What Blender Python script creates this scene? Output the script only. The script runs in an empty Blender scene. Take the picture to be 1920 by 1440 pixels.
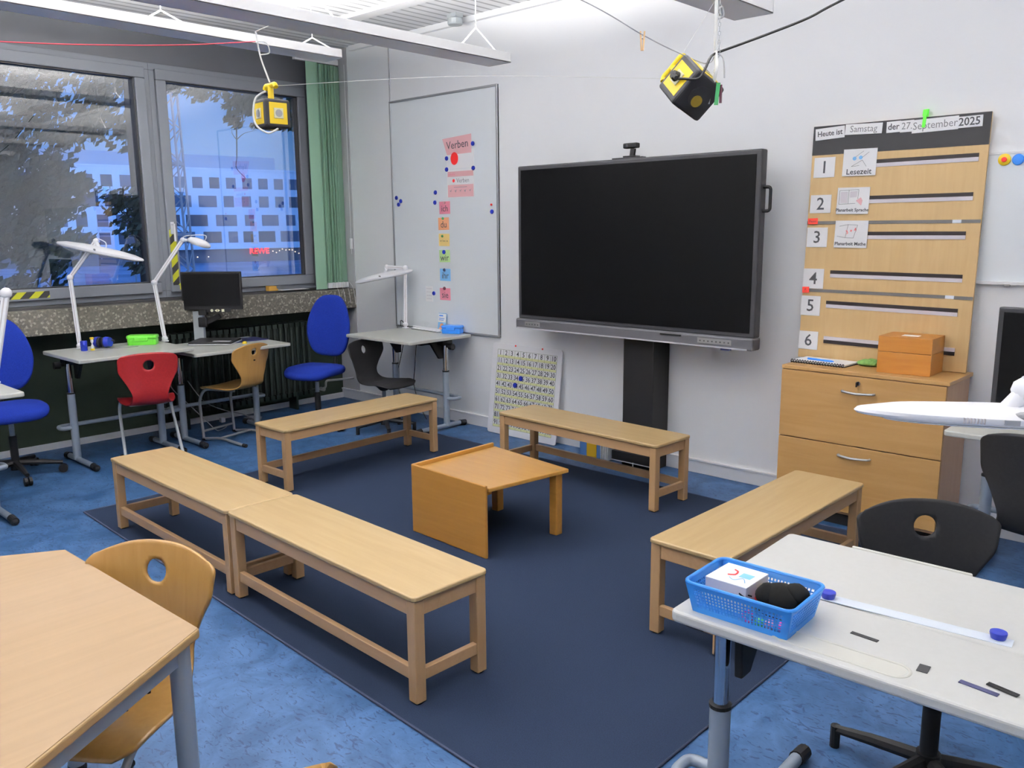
import bpy, bmesh, math, random
import numpy as np
from mathutils import Vector, Matrix
random.seed(7)
S = bpy.context.scene
COL = S.collection
PI = math.pi

# ---------------------------------------------------------------- camera
cam_d = bpy.data.cameras.new('camera')
cam_d.sensor_width = 36.0
cam_d.lens = 1589.62 / 1920 * 36.0
cam_d.clip_start = 0.02
cam_d.clip_end = 600
cam = bpy.data.objects.new('camera', cam_d)
COL.objects.link(cam)
r_, u_, f_ = (0.730525, 0.682834, -0.008374), (-0.117892, 0.138185, 0.983365), (-0.672633, 0.717385, -0.181448)
cam.matrix_world = Matrix(((r_[0], u_[0], -f_[0], 1.7336), (r_[1], u_[1], -f_[1], -5.0457), (r_[2], u_[2], -f_[2], 1.6899), (0, 0, 0, 1)))
S.camera = cam

# ---------------------------------------------------------------- render look
S.view_settings.view_transform = 'Standard'
S.view_settings.look = 'None'
S.view_settings.gamma = 1.0
S.view_settings.use_curve_mapping = False
S.view_settings.exposure = 0.25
S.cycles.use_denoising = True
S.cycles.max_bounces = 8
S.cycles.diffuse_bounces = 6
S.cycles.glossy_bounces = 4
S.cycles.transparent_max_bounces = 12
S.cycles.sample_clamp_indirect = 6.0
S.cycles.caustics_reflective = False
S.cycles.caustics_refractive = False

# ---------------------------------------------------------------- dusk sky
W = bpy.data.worlds.new('dusk_sky')
S.world = W
W.use_nodes = True
nt = W.node_tree
for n in list(nt.nodes): nt.nodes.remove(n)
tc = nt.nodes.new('ShaderNodeTexCoord')
sp = nt.nodes.new('ShaderNodeSeparateXYZ')
cr = nt.nodes.new('ShaderNodeValToRGB')
cr.color_ramp.elements[0].position = 0.0
cr.color_ramp.elements[0].color = (0.16, 0.22, 0.42, 1)
cr.color_ramp.elements[1].position = 0.62
cr.color_ramp.elements[1].color = (0.08, 0.24, 0.72, 1)
e = cr.color_ramp.elements.new(0.50); e.color = (0.26, 0.46, 0.95, 1)
e = cr.color_ramp.elements.new(0.55); e.color = (0.14, 0.36, 0.88, 1)
mp = nt.nodes.new('ShaderNodeMapRange')
mp.inputs['From Min'].default_value = -1; mp.inputs['From Max'].default_value = 1
# sky raised towards +X (behind the school), added to brighten the facade
mx = nt.nodes.new('ShaderNodeMapRange')
mx.inputs['From Min'].default_value = -1; mx.inputs['From Max'].default_value = 1
mx.inputs['To Min'].default_value = 0.85; mx.inputs['To Max'].default_value = 3.4
bg = nt.nodes.new('ShaderNodeBackground')
wo = nt.nodes.new('ShaderNodeOutputWorld')
L = nt.links.new
L(tc.outputs['Generated'], sp.inputs[0]); L(sp.outputs['Z'], mp.inputs['Value']); L(sp.outputs['X'], mx.inputs['Value'])
L(mp.outputs[0], cr.inputs[0]); L(cr.outputs[0], bg.inputs[0]); L(mx.outputs[0], bg.inputs[1]); L(bg.outputs[0], wo.inputs[0])

# ---------------------------------------------------------------- materials
def mat(name, col, rough=0.5, metal=0.0, spec=0.5, emit=None, estr=0.0, alpha=1.0, trans=0.0, coat=0.0):
    m = bpy.data.materials.new(name); m.use_nodes = True
    b = m.node_tree.nodes['Principled BSDF']
    b.inputs['Base Color'].default_value = (*col, 1)
    b.inputs['Roughness'].default_value = rough
    b.inputs['Metallic'].default_value = metal
    b.inputs['Specular IOR Level'].default_value = spec
    b.inputs['Alpha'].default_value = alpha
    b.inputs['Transmission Weight'].default_value = trans
    b.inputs['Coat Weight'].default_value = coat
    if emit: b.inputs['Emission Color'].default_value = (*emit, 1); b.inputs['Emission Strength'].default_value = estr
    return m

def noisy(name, c1, c2, scale=(1, 1, 1), nscale=8.0, rough=0.5, detail=4.0, bump=0.0, p0=0.35, p1=0.65, spec=0.5, kind='noise', coat=0.0, dist=0.0, coords='Object'):
    m = mat(name, c1, rough, spec=spec, coat=coat); t = m.node_tree; b = t.nodes['Principled BSDF']
    co = t.nodes.new('ShaderNodeTexCoord'); mpp = t.nodes.new('ShaderNodeMapping'); mpp.inputs['Scale'].default_value = scale
    if kind == 'voronoi':
        nz = t.nodes.new('ShaderNodeTexVoronoi'); nz.inputs['Scale'].default_value = nscale; out = nz.outputs['Color']
    else:
        nz = t.nodes.new('ShaderNodeTexNoise'); nz.inputs['Scale'].default_value = nscale; nz.inputs['Detail'].default_value = detail
        nz.inputs['Distortion'].default_value = dist; out = nz.outputs['Fac']
    rp = t.nodes.new('ShaderNodeValToRGB')
    rp.color_ramp.elements[0].position = p0; rp.color_ramp.elements[0].color = (*c1, 1)
    rp.color_ramp.elements[1].position = p1; rp.color_ramp.elements[1].color = (*c2, 1)
    t.links.new(co.outputs[coords], mpp.inputs[0]); t.links.new(mpp.outputs[0], nz.inputs['Vector'])
    t.links.new(out, rp.inputs[0]); t.links.new(rp.outputs[0], b.inputs['Base Color'])
    if bump:
        bp = t.nodes.new('ShaderNodeBump'); bp.inputs['Strength'].default_value = bump; bp.inputs['Distance'].default_value = 0.004
        t.links.new(rp.outputs[0], bp.inputs['Height']); t.links.new(bp.outputs[0], b.inputs['Normal'])
    return m

def wood(name, c1, c2, axis='x', rough=0.42, coat=0.1):
    sc = {'x': (1.2, 16, 16), 'y': (16, 1.2, 16), 'z': (16, 16, 1.2)}[axis]
    return noisy(name, c1, c2, scale=sc, nscale=2.2, detail=6, rough=rough, p0=0.3, p1=0.72, coat=coat, dist=0.6)

MT = dict(
    wall=noisy('wall_paint', (0.89, 0.90, 0.915), (0.91, 0.92, 0.935), nscale=1.2, rough=0.75, spec=0.3),
    wall_grey=mat('flat_grey', (0.44, 0.44, 0.46), 0.6),
    header=noisy('header_shaded_grey', (0.0723, 0.0765, 0.0892), (0.0850, 0.0892, 0.1020), nscale=1.5, rough=0.5),  # grey panel, colour darkened to stand in for shade above the windows
    frame=mat('window_frame_grey', (0.1534, 0.1655, 0.1897), 0.45),
    gasket=mat('black_gasket', (0.012, 0.012, 0.014), 0.5),
    niche=noisy('shaded_green_paint', (0.008, 0.014, 0.009), (0.011, 0.018, 0.012), nscale=6, rough=0.7, spec=0.2),  # green paint with the shade under the sill mixed into its colour
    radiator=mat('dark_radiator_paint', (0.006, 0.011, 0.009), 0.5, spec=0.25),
    base=mat('baseboard_paint', (0.80, 0.80, 0.81), 0.5),
    white=mat('white_plastic', (0.90, 0.90, 0.93), 0.35),
    whitemetal=mat('white_metal', (0.86, 0.86, 0.87), 0.4),
    offwhite=mat('offwhite_side', (0.66, 0.66, 0.63), 0.5),
    paper=mat('paper', (0.90, 0.90, 0.91), 0.8),
    board=mat('whiteboard_enamel', (0.84, 0.88, 0.91), 0.25, spec=0.4),
    alu=mat('aluminium', (0.42, 0.43, 0.45), 0.35, metal=0.7),
    chrome=mat('chrome', (0.75, 0.75, 0.78), 0.12, metal=1.0),
    steel=mat('grey_blue_lacquer', (0.20, 0.235, 0.285), 0.35, spec=0.6),
    steel_light=mat('light_grey_lacquer', (0.50, 0.54, 0.56), 0.35, metal=0.3),
    steel_mid=mat('taupe_grey_lacquer', (0.26, 0.26, 0.26), 0.35, metal=0.4),
    black=mat('black_plastic', (0.007, 0.007, 0.008), 0.5, spec=0.15),
    blackshell=noisy('black_shell', (0.007, 0.007, 0.008), (0.010, 0.010, 0.011), nscale=90, rough=0.6, spec=0.16),
    screen=mat('screen_glass', (0.0024, 0.0024, 0.0028), 0.32, spec=0.07),
    tv=mat('screen_bezel', (0.020, 0.020, 0.023), 0.45, spec=0.2),
    tv_low=mat('screen_lower_bar', (0.050, 0.050, 0.057), 0.45, spec=0.3),
    desk=noisy('desk_laminate', (0.4291, 0.4372, 0.4048), (0.4453, 0.4534, 0.4210), nscale=60, rough=0.38),
    desk_near=noisy('desk_laminate_near', (0.4858, 0.4858, 0.4655), (0.4979, 0.4979, 0.4777), nscale=60, rough=0.42),
    edge_near=mat('desk_edge_moulding', (0.50, 0.495, 0.45), 0.5),
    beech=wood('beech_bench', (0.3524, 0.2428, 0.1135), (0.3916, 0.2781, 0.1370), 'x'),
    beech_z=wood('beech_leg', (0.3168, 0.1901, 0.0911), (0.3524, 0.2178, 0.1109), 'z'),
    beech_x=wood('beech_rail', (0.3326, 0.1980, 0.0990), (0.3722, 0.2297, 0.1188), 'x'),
    tablewood=wood('table_laminate', (0.1883, 0.1193, 0.0584), (0.2095, 0.1352, 0.0689), 'y', rough=0.65),
    tableedge=wood('table_edge', (0.2693, 0.1683, 0.0673), (0.3067, 0.1983, 0.0861), 'x'),
    chairwood=wood('chair_ply', (0.2930, 0.1544, 0.0396), (0.3406, 0.1901, 0.0554), 'z', rough=0.35),
    orange=wood('lacquered_pine', (0.3590, 0.1757, 0.0336), (0.4039, 0.2131, 0.0487), 'x', rough=0.35, coat=0.3),
    orange_d=wood('lacquered_ply', (0.2992, 0.1384, 0.0247), (0.3441, 0.1646, 0.0336), 'x', rough=0.4, coat=0.2),
    boxwood=wood('box_wood', (0.3291, 0.1235, 0.0135), (0.3815, 0.1533, 0.0194), 'x', rough=0.45),
    cab=wood('cabinet_beech', (0.3216, 0.1757, 0.0561), (0.3665, 0.2094, 0.0748), 'x', rough=0.5),
    cab_side=wood('cabinet_side', (0.4400, 0.2640, 0.1584), (0.4840, 0.2992, 0.1848), 'z', rough=0.5),
    sched=wood('schedule_board_veneer', (0.4198, 0.2772, 0.1188), (0.4633, 0.3168, 0.1465), 'z', rough=0.5),
    red=noisy('red_shell', (0.1517, 0.0054, 0.0076), (0.1734, 0.0070, 0.0093), nscale=80, rough=0.5, spec=0.25),
    bluefab=noisy('blue_upholstery', (0.0027, 0.0095, 0.1020), (0.0048, 0.0150, 0.1360), nscale=200, rough=0.95, bump=0.3, spec=0.1),
    rug=noisy('navy_rug_pile', (0.0051, 0.0092, 0.0204), (0.0092, 0.0153, 0.0319), nscale=260, rough=0.95, bump=0.6, spec=0.1),
    rugedge=mat('rug_binding', (0.007, 0.013, 0.035), 0.9),
    green=mat('lime_plastic', (0.0939, 0.4480, 0.0217), 0.35),
    blueplastic=mat('blue_plastic', (0.02, 0.19, 0.65), 0.3),
    navy=mat('navy_magnet', (0.005, 0.014, 0.20), 0.4, spec=0.3),
    darknavy=mat('dark_navy_magnet', (0.012, 0.014, 0.06), 0.35),
    maroon=mat('dark_maroon_magnet', (0.05, 0.010, 0.02), 0.35),
    redp=mat('red_plastic', (0.72, 0.02, 0.02), 0.45),
    greenp=mat('green_magnet', (0.0200, 0.2000, 0.0600), 0.4),
    yellow=mat('yellow_plastic', (0.6480, 0.4536, 0.0081), 0.4),
    yellowhandle=mat('yellow_handle', (0.82, 0.58, 0.01), 0.35),
    blackcube=mat('cube_rubber', (0.012, 0.012, 0.014), 0.6, spec=0.2),
    ink=mat('black_ink', (0.02, 0.02, 0.025), 0.7),
    greyink=mat('grey_ink', (0.18, 0.18, 0.19), 0.7),
    pink=mat('pink_paper', (0.72, 0.40, 0.42), 0.8),
    pinkd=mat('deep_pink_paper', (0.72, 0.24, 0.32), 0.8),
    orangep=mat('orange_paper', (0.84, 0.38, 0.20), 0.8),
    yellowp=mat('yellow_paper', (0.82, 0.60, 0.22), 0.8),
    greenpp=mat('green_paper', (0.45, 0.66, 0.28), 0.8),
    bluep=mat('blue_paper', (0.20, 0.46, 0.78), 0.8),
    redpaper=mat('red_paper', (0.72, 0.05, 0.03), 0.8),
    chartyel=mat('pale_yellow_band', (0.72, 0.73, 0.40), 0.7),
    linegrn=mat('olive_line', (0.16, 0.18, 0.09), 0.7),
    blind=mat('green_blind_fabric', (0.25, 0.42, 0.30), 0.8),
    string=mat('grey_string', (0.30, 0.30, 0.32), 0.8),
    whitestring=mat('white_cord', (0.70, 0.70, 0.68), 0.7),
    redstring=mat('red_string', (0.55, 0.05, 0.08), 0.8),
    peg=mat('peg_wood', (0.62, 0.40, 0.20), 0.6),
    greenclip=mat('neon_green_plastic', (0.10, 0.75, 0.03), 0.4),
    cloth=noisy('green_cloth', (0.07, 0.16, 0.035), (0.11, 0.22, 0.05), nscale=60, rough=0.9),
    blackcloth=noisy('black_cloth', (0.003, 0.003, 0.003), (0.005, 0.005, 0.005), nscale=60, rough=0.95, spec=0.1),
    basket=mat('translucent_blue_plastic', (0.0450, 0.2970, 0.7920), 0.3, alpha=0.78),
    cardboard=mat('card_side', (0.60, 0.56, 0.56), 0.7),
    facade=mat('facade_render', (0.80, 0.82, 0.84), 0.8),
    attic=mat('attic_cladding', (0.40, 0.44, 0.50), 0.7),
    farglass=mat('far_window_glass', (0.10, 0.12, 0.17), 0.3),
    farglass2=mat('far_window_dark', (0.04, 0.05, 0.08), 0.2),
    shop=mat('shop_front', (0.16, 0.16, 0.18), 0.5),
    neon=mat('red_neon', (0.6, 0.02, 0.02), 0.5, emit=(1.0, 0.03, 0.05), estr=2.2),
    shoplight=mat('shop_lamp', (0.8, 0.7, 0.5), 0.5, emit=(1.0, 0.78, 0.5), estr=3.0),
    crane=mat('crane_paint', (0.45, 0.33, 0.28), 0.6),
    ground=noisy('wet_asphalt', (0.10, 0.14, 0.22), (0.30, 0.36, 0.50), nscale=0.15, scale=(1, 1, 1), rough=0.5),
    leaf=noisy('tree_leaf', (0.010, 0.020, 0.008), (0.030, 0.045, 0.018), nscale=3, rough=0.7),
    bark=mat('bark', (0.03, 0.022, 0.016), 0.9),
    magbar=mat('magnetic_strip_dark', (0.008, 0.005, 0.006), 0.5, spec=0.2),
    tapegrey=mat('dark_grey_tape', (0.055, 0.052, 0.050), 0.6),
    lilacpaper=mat('pale_lilac_paper', (0.66, 0.62, 0.66), 0.8),
    blackpaper=mat('black_card', (0.018, 0.018, 0.020), 0.7, spec=0.2),
    boardwhite=mat('plastic_white_strip', (0.74, 0.80, 0.88), 0.3),
    emblem=mat('brass_disc', (0.30, 0.20, 0.02), 0.4, metal=0.4),
    mustard=mat('mustard_cover', (0.66, 0.40, 0.01), 0.6),
    bluecover=mat('blue_cover', (0.05, 0.13, 0.32), 0.6),
    glow=mat('lamp_diffuser', (0.9, 0.9, 0.9), 0.5, emit=(1, 0.97, 0.92), estr=4.0),
    magenta=mat('magenta_plastic', (0.75, 0.05, 0.30), 0.4),
    led=mat('silver_trim', (0.80, 0.80, 0.84), 0.25, metal=0.3),
    cream=mat('cream_plastic', (0.62, 0.60, 0.42), 0.4),
    icon=mat('cream_icon', (0.78, 0.78, 0.55), 0.5),
    desktidy=mat('amber_card', (0.55, 0.30, 0.05), 0.6),
)
# linoleum
def lino():
    m = mat('blue_linoleum', (0.1, 0.2, 0.4), 0.5, spec=0.22); t = m.node_tree; b = t.nodes['Principled BSDF']
    co = t.nodes.new('ShaderNodeTexCoord')
    a = t.nodes.new('ShaderNodeTexNoise'); a.inputs['Scale'].default_value = 5.0; a.inputs['Detail'].default_value = 8; a.inputs['Roughness'].default_value = 0.65; a.inputs['Distortion'].default_value = 0.8
    mpn = t.nodes.new('ShaderNodeMapping'); mpn.inputs['Scale'].default_value = (9, 20, 1); mpn.inputs['Rotation'].default_value = (0, 0, 0.5)
    v = t.nodes.new('ShaderNodeTexNoise'); v.inputs['Scale'].default_value = 1.6; v.inputs['Detail'].default_value = 5; v.inputs['Distortion'].default_value = 2.5
    r1 = t.nodes.new('ShaderNodeValToRGB')
    r1.color_ramp.elements[0].position = 0.38; r1.color_ramp.elements[0].color = (0.0095, 0.034, 0.085, 1)
    r1.color_ramp.elements[1].position = 0.62; r1.color_ramp.elements[1].color = (0.032, 0.074, 0.158, 1)
    r2 = t.nodes.new('ShaderNodeValToRGB')
    r2.color_ramp.elements[0].position = 0.57; r2.color_ramp.elements[0].color = (0, 0, 0, 1)
    r2.color_ramp.elements[1].position = 0.64; r2.color_ramp.elements[1].color = (0.75, 0.75, 0.75, 1)
    mxx = t.nodes.new('ShaderNodeMix'); mxx.data_type = 'RGBA'
    mxx.inputs[7].default_value = (0.002, 0.012, 0.046, 1)
    l = t.links.new
    l(co.outputs['Object'], a.inputs['Vector']); l(co.outputs['Object'], mpn.inputs[0]); l(mpn.outputs[0], v.inputs['Vector'])
    l(a.outputs['Fac'], r1.inputs[0]); l(v.outputs['Fac'], r2.inputs[0]); l(r1.outputs[0], mxx.inputs[6]); l(r2.outputs[0], mxx.inputs[0])
    l(mxx.outputs[2], b.inputs['Base Color'])
    return m
MT['floor'] = lino()
# exposed aggregate concrete
def aggregate():
    m = mat('exposed_aggregate', (0.2, 0.18, 0.15), 0.75); t = m.node_tree; b = t.nodes['Principled BSDF']
    co = t.nodes.new('ShaderNodeTexCoord')
    v = t.nodes.new('ShaderNodeTexVoronoi'); v.inputs['Scale'].default_value = 75
    r = t.nodes.new('ShaderNodeValToRGB'); cr = r.color_ramp
    cr.elements[0].position = 0.0; cr.elements[0].color = (0.038, 0.035, 0.028, 1)
    cr.elements[1].position = 0.93; cr.elements[1].color = (0.20, 0.19, 0.16, 1)
    e = cr.elements.new(0.45); e.color = (0.060, 0.055, 0.044, 1)
    e = cr.elements.new(0.8); e.color = (0.085, 0.078, 0.062, 1)
    sx = t.nodes.new('ShaderNodeSeparateXYZ')
    l = t.links.new
    l(co.outputs['Object'], v.inputs['Vector']); l(v.outputs['Color'], sx.inputs[0]); l(sx.outputs[0], r.inputs[0]); l(r.outputs[0], b.inputs['Base Color'])
    return m
MT['aggregate'] = aggregate()
# white slatted ceiling
def slatceil():
    m = mat('ceiling_slats', (0.8, 0.8, 0.8), 0.6); t = m.node_tree; b = t.nodes['Principled BSDF']
    co = t.nodes.new('ShaderNodeTexCoord'); w = t.nodes.new('ShaderNodeTexWave'); w.inputs['Scale'].default_value = 3.2; w.bands_direction = 'X'
    r = t.nodes.new('ShaderNodeValToRGB')
    r.color_ramp.elements[0].position = 0.05; r.color_ramp.elements[0].color = (0.45, 0.45, 0.46, 1)
    r.color_ramp.elements[1].position = 0.25; r.color_ramp.elements[1].color = (0.86, 0.86, 0.87, 1)
    l = t.links.new
    l(co.outputs['Object'], w.inputs['Vector']); l(w.outputs['Fac'], r.inputs[0]); l(r.outputs[0], b.inputs['Base Color'])
    return m
MT['ceiling'] = slatceil()
# hazard tape
def hazard():
    m = mat('hazard_tape', (0.5, 0.5, 0), 0.5); t = m.node_tree; b = t.nodes['Principled BSDF']
    co = t.nodes.new('ShaderNodeTexCoord'); mpn = t.nodes.new('ShaderNodeMapping')
    sx = t.nodes.new('ShaderNodeSeparateXYZ'); ad = t.nodes.new('ShaderNodeMath'); ad.operation = 'SUBTRACT'
    mu = t.nodes.new('ShaderNodeMath'); mu.operation = 'MULTIPLY'; mu.inputs[1].default_value = 8.0
    fr = t.nodes.new('ShaderNodeMath'); fr.operation = 'FRACT'
    gt = t.nodes.new('ShaderNodeMath'); gt.operation = 'GREATER_THAN'; gt.inputs[1].default_value = 0.5
    mi = t.nodes.new('ShaderNodeMix'); mi.data_type = 'RGBA'
    mi.inputs[6].default_value = (0.008, 0.008, 0.008, 1); mi.inputs[7].default_value = (0.50, 0.50, 0.02, 1)
    l = t.links.new
    l(co.outputs['Object'], sx.inputs[0]); l(sx.outputs['Y'], ad.inputs[0]); l(sx.outputs['Z'], ad.inputs[1]); l(ad.outputs[0], mu.inputs[0])
    l(mu.outputs[0], fr.inputs[0]); l(fr.outputs[0], gt.inputs[0]); l(gt.outputs[0], mi.inputs[0]); l(mi.outputs[2], b.inputs['Base Color'])
    return m
MT['hazard'] = hazard()
# window pane: clear glass that also mirrors the lit room
def pane():
    m = bpy.data.materials.new('window_glass'); m.use_nodes = True; t = m.node_tree
    for n in list(t.nodes): t.nodes.remove(n)
    o = t.nodes.new('ShaderNodeOutputMaterial'); mi = t.nodes.new('ShaderNodeMixShader'); tr = t.nodes.new('ShaderNodeBsdfTransparent')
    gl = t.nodes.new('ShaderNodeBsdfGlossy'); gl.inputs['Roughness'].default_value = 0.0
    fr = t.nodes.new('ShaderNodeFresnel'); fr.inputs['IOR'].default_value = 1.75
    mu = t.nodes.new('ShaderNodeMath'); mu.operation = 'MULTIPLY'; mu.inputs[1].default_value = 2.5; mu.use_clamp = True
    l = t.links.new
    l(fr.outputs[0], mu.inputs[0]); l(mu.outputs[0], mi.inputs[0]); l(tr.outputs[0], mi.inputs[1]); l(gl.outputs[0], mi.inputs[2]); l(mi.outputs[0], o.inputs[0])
    return m
MT['pane'] = pane()

# ---------------------------------------------------------------- mesh helpers
class B:
    def __init__(s): s.bm = bmesh.new()
    def box(s, c, d, R=None):
        vs = []
        for x in (-.5, .5):
            for y in (-.5, .5):
                for z in (-.5, .5):
                    v = Vector((x * d[0], y * d[1], z * d[2]))
                    if R is not None: v = R @ v
                    vs.append(s.bm.verts.new(v + Vector(c)))
        for q in ((0, 1, 3, 2), (4, 6, 7, 5), (0, 4, 5, 1), (2, 3, 7, 6), (0, 2, 6, 4), (1, 5, 7, 3)):
            s.bm.faces.new([vs[i] for i in q])
        return s
    def bb(s, x0, x1, y0, y1, z0, z1):
        return s.box(((x0 + x1) / 2, (y0 + y1) / 2, (z0 + z1) / 2), (abs(x1 - x0), abs(y1 - y0), abs(z1 - z0)))
    def prism(s, pts, h, M=Matrix.Identity(4)):
        """polygon in local XY extruded 0..h along Z, mapped by M"""
        a = [s.bm.verts.new(M @ Vector((p[0], p[1], 0))) for p in pts]
        b = [s.bm.verts.new(M @ Vector((p[0], p[1], h))) for p in pts]
        n = len(pts)
        s.bm.faces.new(a[::-1]); s.bm.faces.new(b)
        for i in range(n): s.bm.faces.new((a[i], a[(i + 1) % n], b[(i + 1) % n], b[i]))
        return s
    def tube(s, path, r, n=10, caps=True, closed=False):
        P = [Vector(p) for p in path]
        rs = r if isinstance(r, (list, tuple)) else [r] * len(P)
        rings = []; up = None
        for i, p in enumerate(P):
            if closed: t = (P[(i + 1) % len(P)] - P[i - 1]).normalized()
            elif i == 0: t = (P[1] - P[0]).normalized()
            elif i == len(P) - 1: t = (P[-1] - P[-2]).normalized()
            else: t = ((P[i + 1] - p).normalized() + (p - P[i - 1]).normalized()).normalized()
            if up is None:
                up = Vector((0, 0, 1)) if abs(t.z) < 0.9 else Vector((1, 0, 0))
            up = (up - t * up.dot(t)).normalized(); sd = t.cross(up)
            rings.append([s.bm.verts.new(p + (up * math.cos(2 * PI * k / n) + sd * math.sin(2 * PI * k / n)) * rs[i]) for k in range(n)])
        m = len(rings)
        for i in range(m if closed else m - 1):
            A, C = rings[i], rings[(i + 1) % m]
            for k in range(n): s.bm.faces.new((A[k], A[(k + 1) % n], C[(k + 1) % n], C[k]))
        if caps and not closed: s.bm.faces.new(rings[0][::-1]); s.bm.faces.new(rings[-1])
        return s
    def cyl(s, p0, p1, r, n=16): return s.tube([p0, p1], r, n)
    def lathe(s, prof, n=24, c=(0, 0, 0), sx=1, sy=1, M=None):
        rings = []
        for (r, z) in prof:
            ring = []
            for k in range(n):
                v = Vector((r * sx * math.cos(2 * PI * k / n), r * sy * math.sin(2 * PI * k / n), z))
                if M is not None: v = M @ v
                ring.append(s.bm.verts.new(v + Vector(c)))
            rings.append(ring)
        for A, C in zip(rings, rings[1:]):
            for k in range(n): s.bm.faces.new((A[k], A[(k + 1) % n], C[(k + 1) % n], C[k]))
        s.bm.faces.new(rings[0][::-1]); s.bm.faces.new(rings[-1])
        return s
    def ball(s, c, r, n=12, sc=(1, 1, 1), noise=0.0):
        ret = bmesh.ops.create_icosphere(s.bm, subdivisions=3 if noise else 2, radius=1)
        for v in ret['verts']:
            k = 1 + (noise * (math.sin(v.co.x * 5 + v.co.z * 3) + math.sin(v.co.y * 7 - v.co.z * 4) * .7) if noise else 0)
            v.co = Vector((v.co.x * r * sc[0] * k, v.co.y * r * sc[1] * k, v.co.z * r * sc[2] * k)) + Vector(c)
        return s
    def obj(s, name, m, parent=None, bevel=0.0, smooth=False, loc=None, seg=2):
        bmesh.ops.recalc_face_normals(s.bm, faces=s.bm.faces)
        me = bpy.data.meshes.new(name); s.bm.to_mesh(me); s.bm.free()
        me.materials.append(MT[m] if isinstance(m, str) else m)
        if smooth:
            for p in me.polygons: p.use_smooth = True
            try: me.set_sharp_from_angle(angle=math.radians(40))
            except Exception: pass
        o = bpy.data.objects.new(name, me); COL.objects.link(o)
        if parent: o.parent = parent
        if loc: o.location = loc
        if bevel:
            b = o.modifiers.new('bevel', 'BEVEL'); b.width = bevel; b.segments = seg; b.limit_method = 'ANGLE'
        return o

def thing(name, label, cat, loc=(0, 0, 0), rot=0.0, group=None):
    o = bpy.data.objects.new(name, None); COL.objects.link(o); o.empty_display_size = 0.1
    o.location = loc; o.rotation_euler = (0, 0, rot) if not isinstance(rot, (tuple, list)) else rot
    return tag(o, label, cat, group)
def tag(o, label, cat, group=None, kind=None):
    o['label'] = label; o['category'] = cat
    if group: o['group'] = group
    if kind: o['kind'] = kind
    return o
def struct(o): o['kind'] = 'structure'; return o
def dup(src, label, loc=None, rot=None, group=None):
    r = src.copy(); COL.objects.link(r)
    if loc: r.location = loc
    if rot is not None: r.rotation_euler = (0, 0, rot)
    r['label'] = label
    if group: r['group'] = group
    for ch in list(src.children):
        c = ch.copy(); COL.objects.link(c); c.parent = r; c.matrix_parent_inverse = ch.matrix_parent_inverse.copy()
        for g in list(ch.children):
            d = g.copy(); COL.objects.link(d); d.parent = c
    return r
def fillet(pts, r, n=5):
    P = [Vector(p) for p in pts]; out = [P[0]]
    for i in range(1, len(P) - 1):
        a = (P[i - 1] - P[i]); b = (P[i + 1] - P[i]); rr = min(r, a.length * .48, b.length * .48)
        A = P[i] + a.normalized() * rr; C = P[i] + b.normalized() * rr
        for k in range(n + 1):
            t = k / n; out.append(A * (1 - t) ** 2 + P[i] * 2 * t * (1 - t) + C * t * t)
    out.append(P[-1]); return out
def curve_pts(pts, n=8):
    P = [Vector(p) for p in pts]; out = []
    for i in range(len(P) - 1):
        p0, p1, p2, p3 = P[max(i - 1, 0)], P[i], P[i + 1], P[min(i + 2, len(P) - 1)]
        for k in range(n):
            t = k / n
            out.append(0.5 * ((2 * p1) + (p2 - p0) * t + (2 * p0 - 5 * p1 + 4 * p2 - p3) * t * t + (3 * p1 - p0 - 3 * p2 + p3) * t ** 3))
    out.append(P[-1]); return out
def rrect(w, d, r, n=5, cx=0, cy=0):
    out = []
    for (sx, sy, a0) in ((1, 1, 0), (-1, 1, 90), (-1, -1, 180), (1, -1, 270)):
        for k in range(n + 1):
            a = math.radians(a0 + 90 * k / n)
            out.append((cx + sx * (w / 2 - r) + r * math.cos(a), cy + sy * (d / 2 - r) + r * math.sin(a)))
    return out
WALLM = Matrix(((1, 0, 0, 0), (0, 0, -1, 0), (0, 1, 0, 0), (0, 0, 0, 1)))   # local XY -> world XZ, facing -Y
def text_bm(bm, s, size, M, th=0.0006, align='CENTER', weight=0.0, sx=1.0):
    cu = bpy.data.curves.new('lettering', 'FONT'); cu.body = s; cu.size = size; cu.extrude = th / 2
    cu.align_x = align; cu.align_y = 'CENTER'; cu.resolution_u = 2; cu.offset = weight
    ob = bpy.data.objects.new('lettering', cu)
    me = bpy.data.meshes.new_from_object(ob)
    me.transform(M @ Matrix.Diagonal((sx, 1, 1, 1)))
    bm.from_mesh(me)
    bpy.data.objects.remove(ob); bpy.data.meshes.remove(me); bpy.data.curves.remove(cu)
def text(s, size, M, parent, m='ink', name='lettering', weight=0.0, align='CENTER', sx=1.0):
    b = B(); text_bm(b.bm, s, size, M, weight=weight, align=align, sx=sx); return b.obj(name, m, parent)
def wt(x, y, z, rot=0.0):
    return Matrix.Translation((x, y, z)) @ Matrix.Rotation(rot, 4, 'Y') @ WALLM

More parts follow.
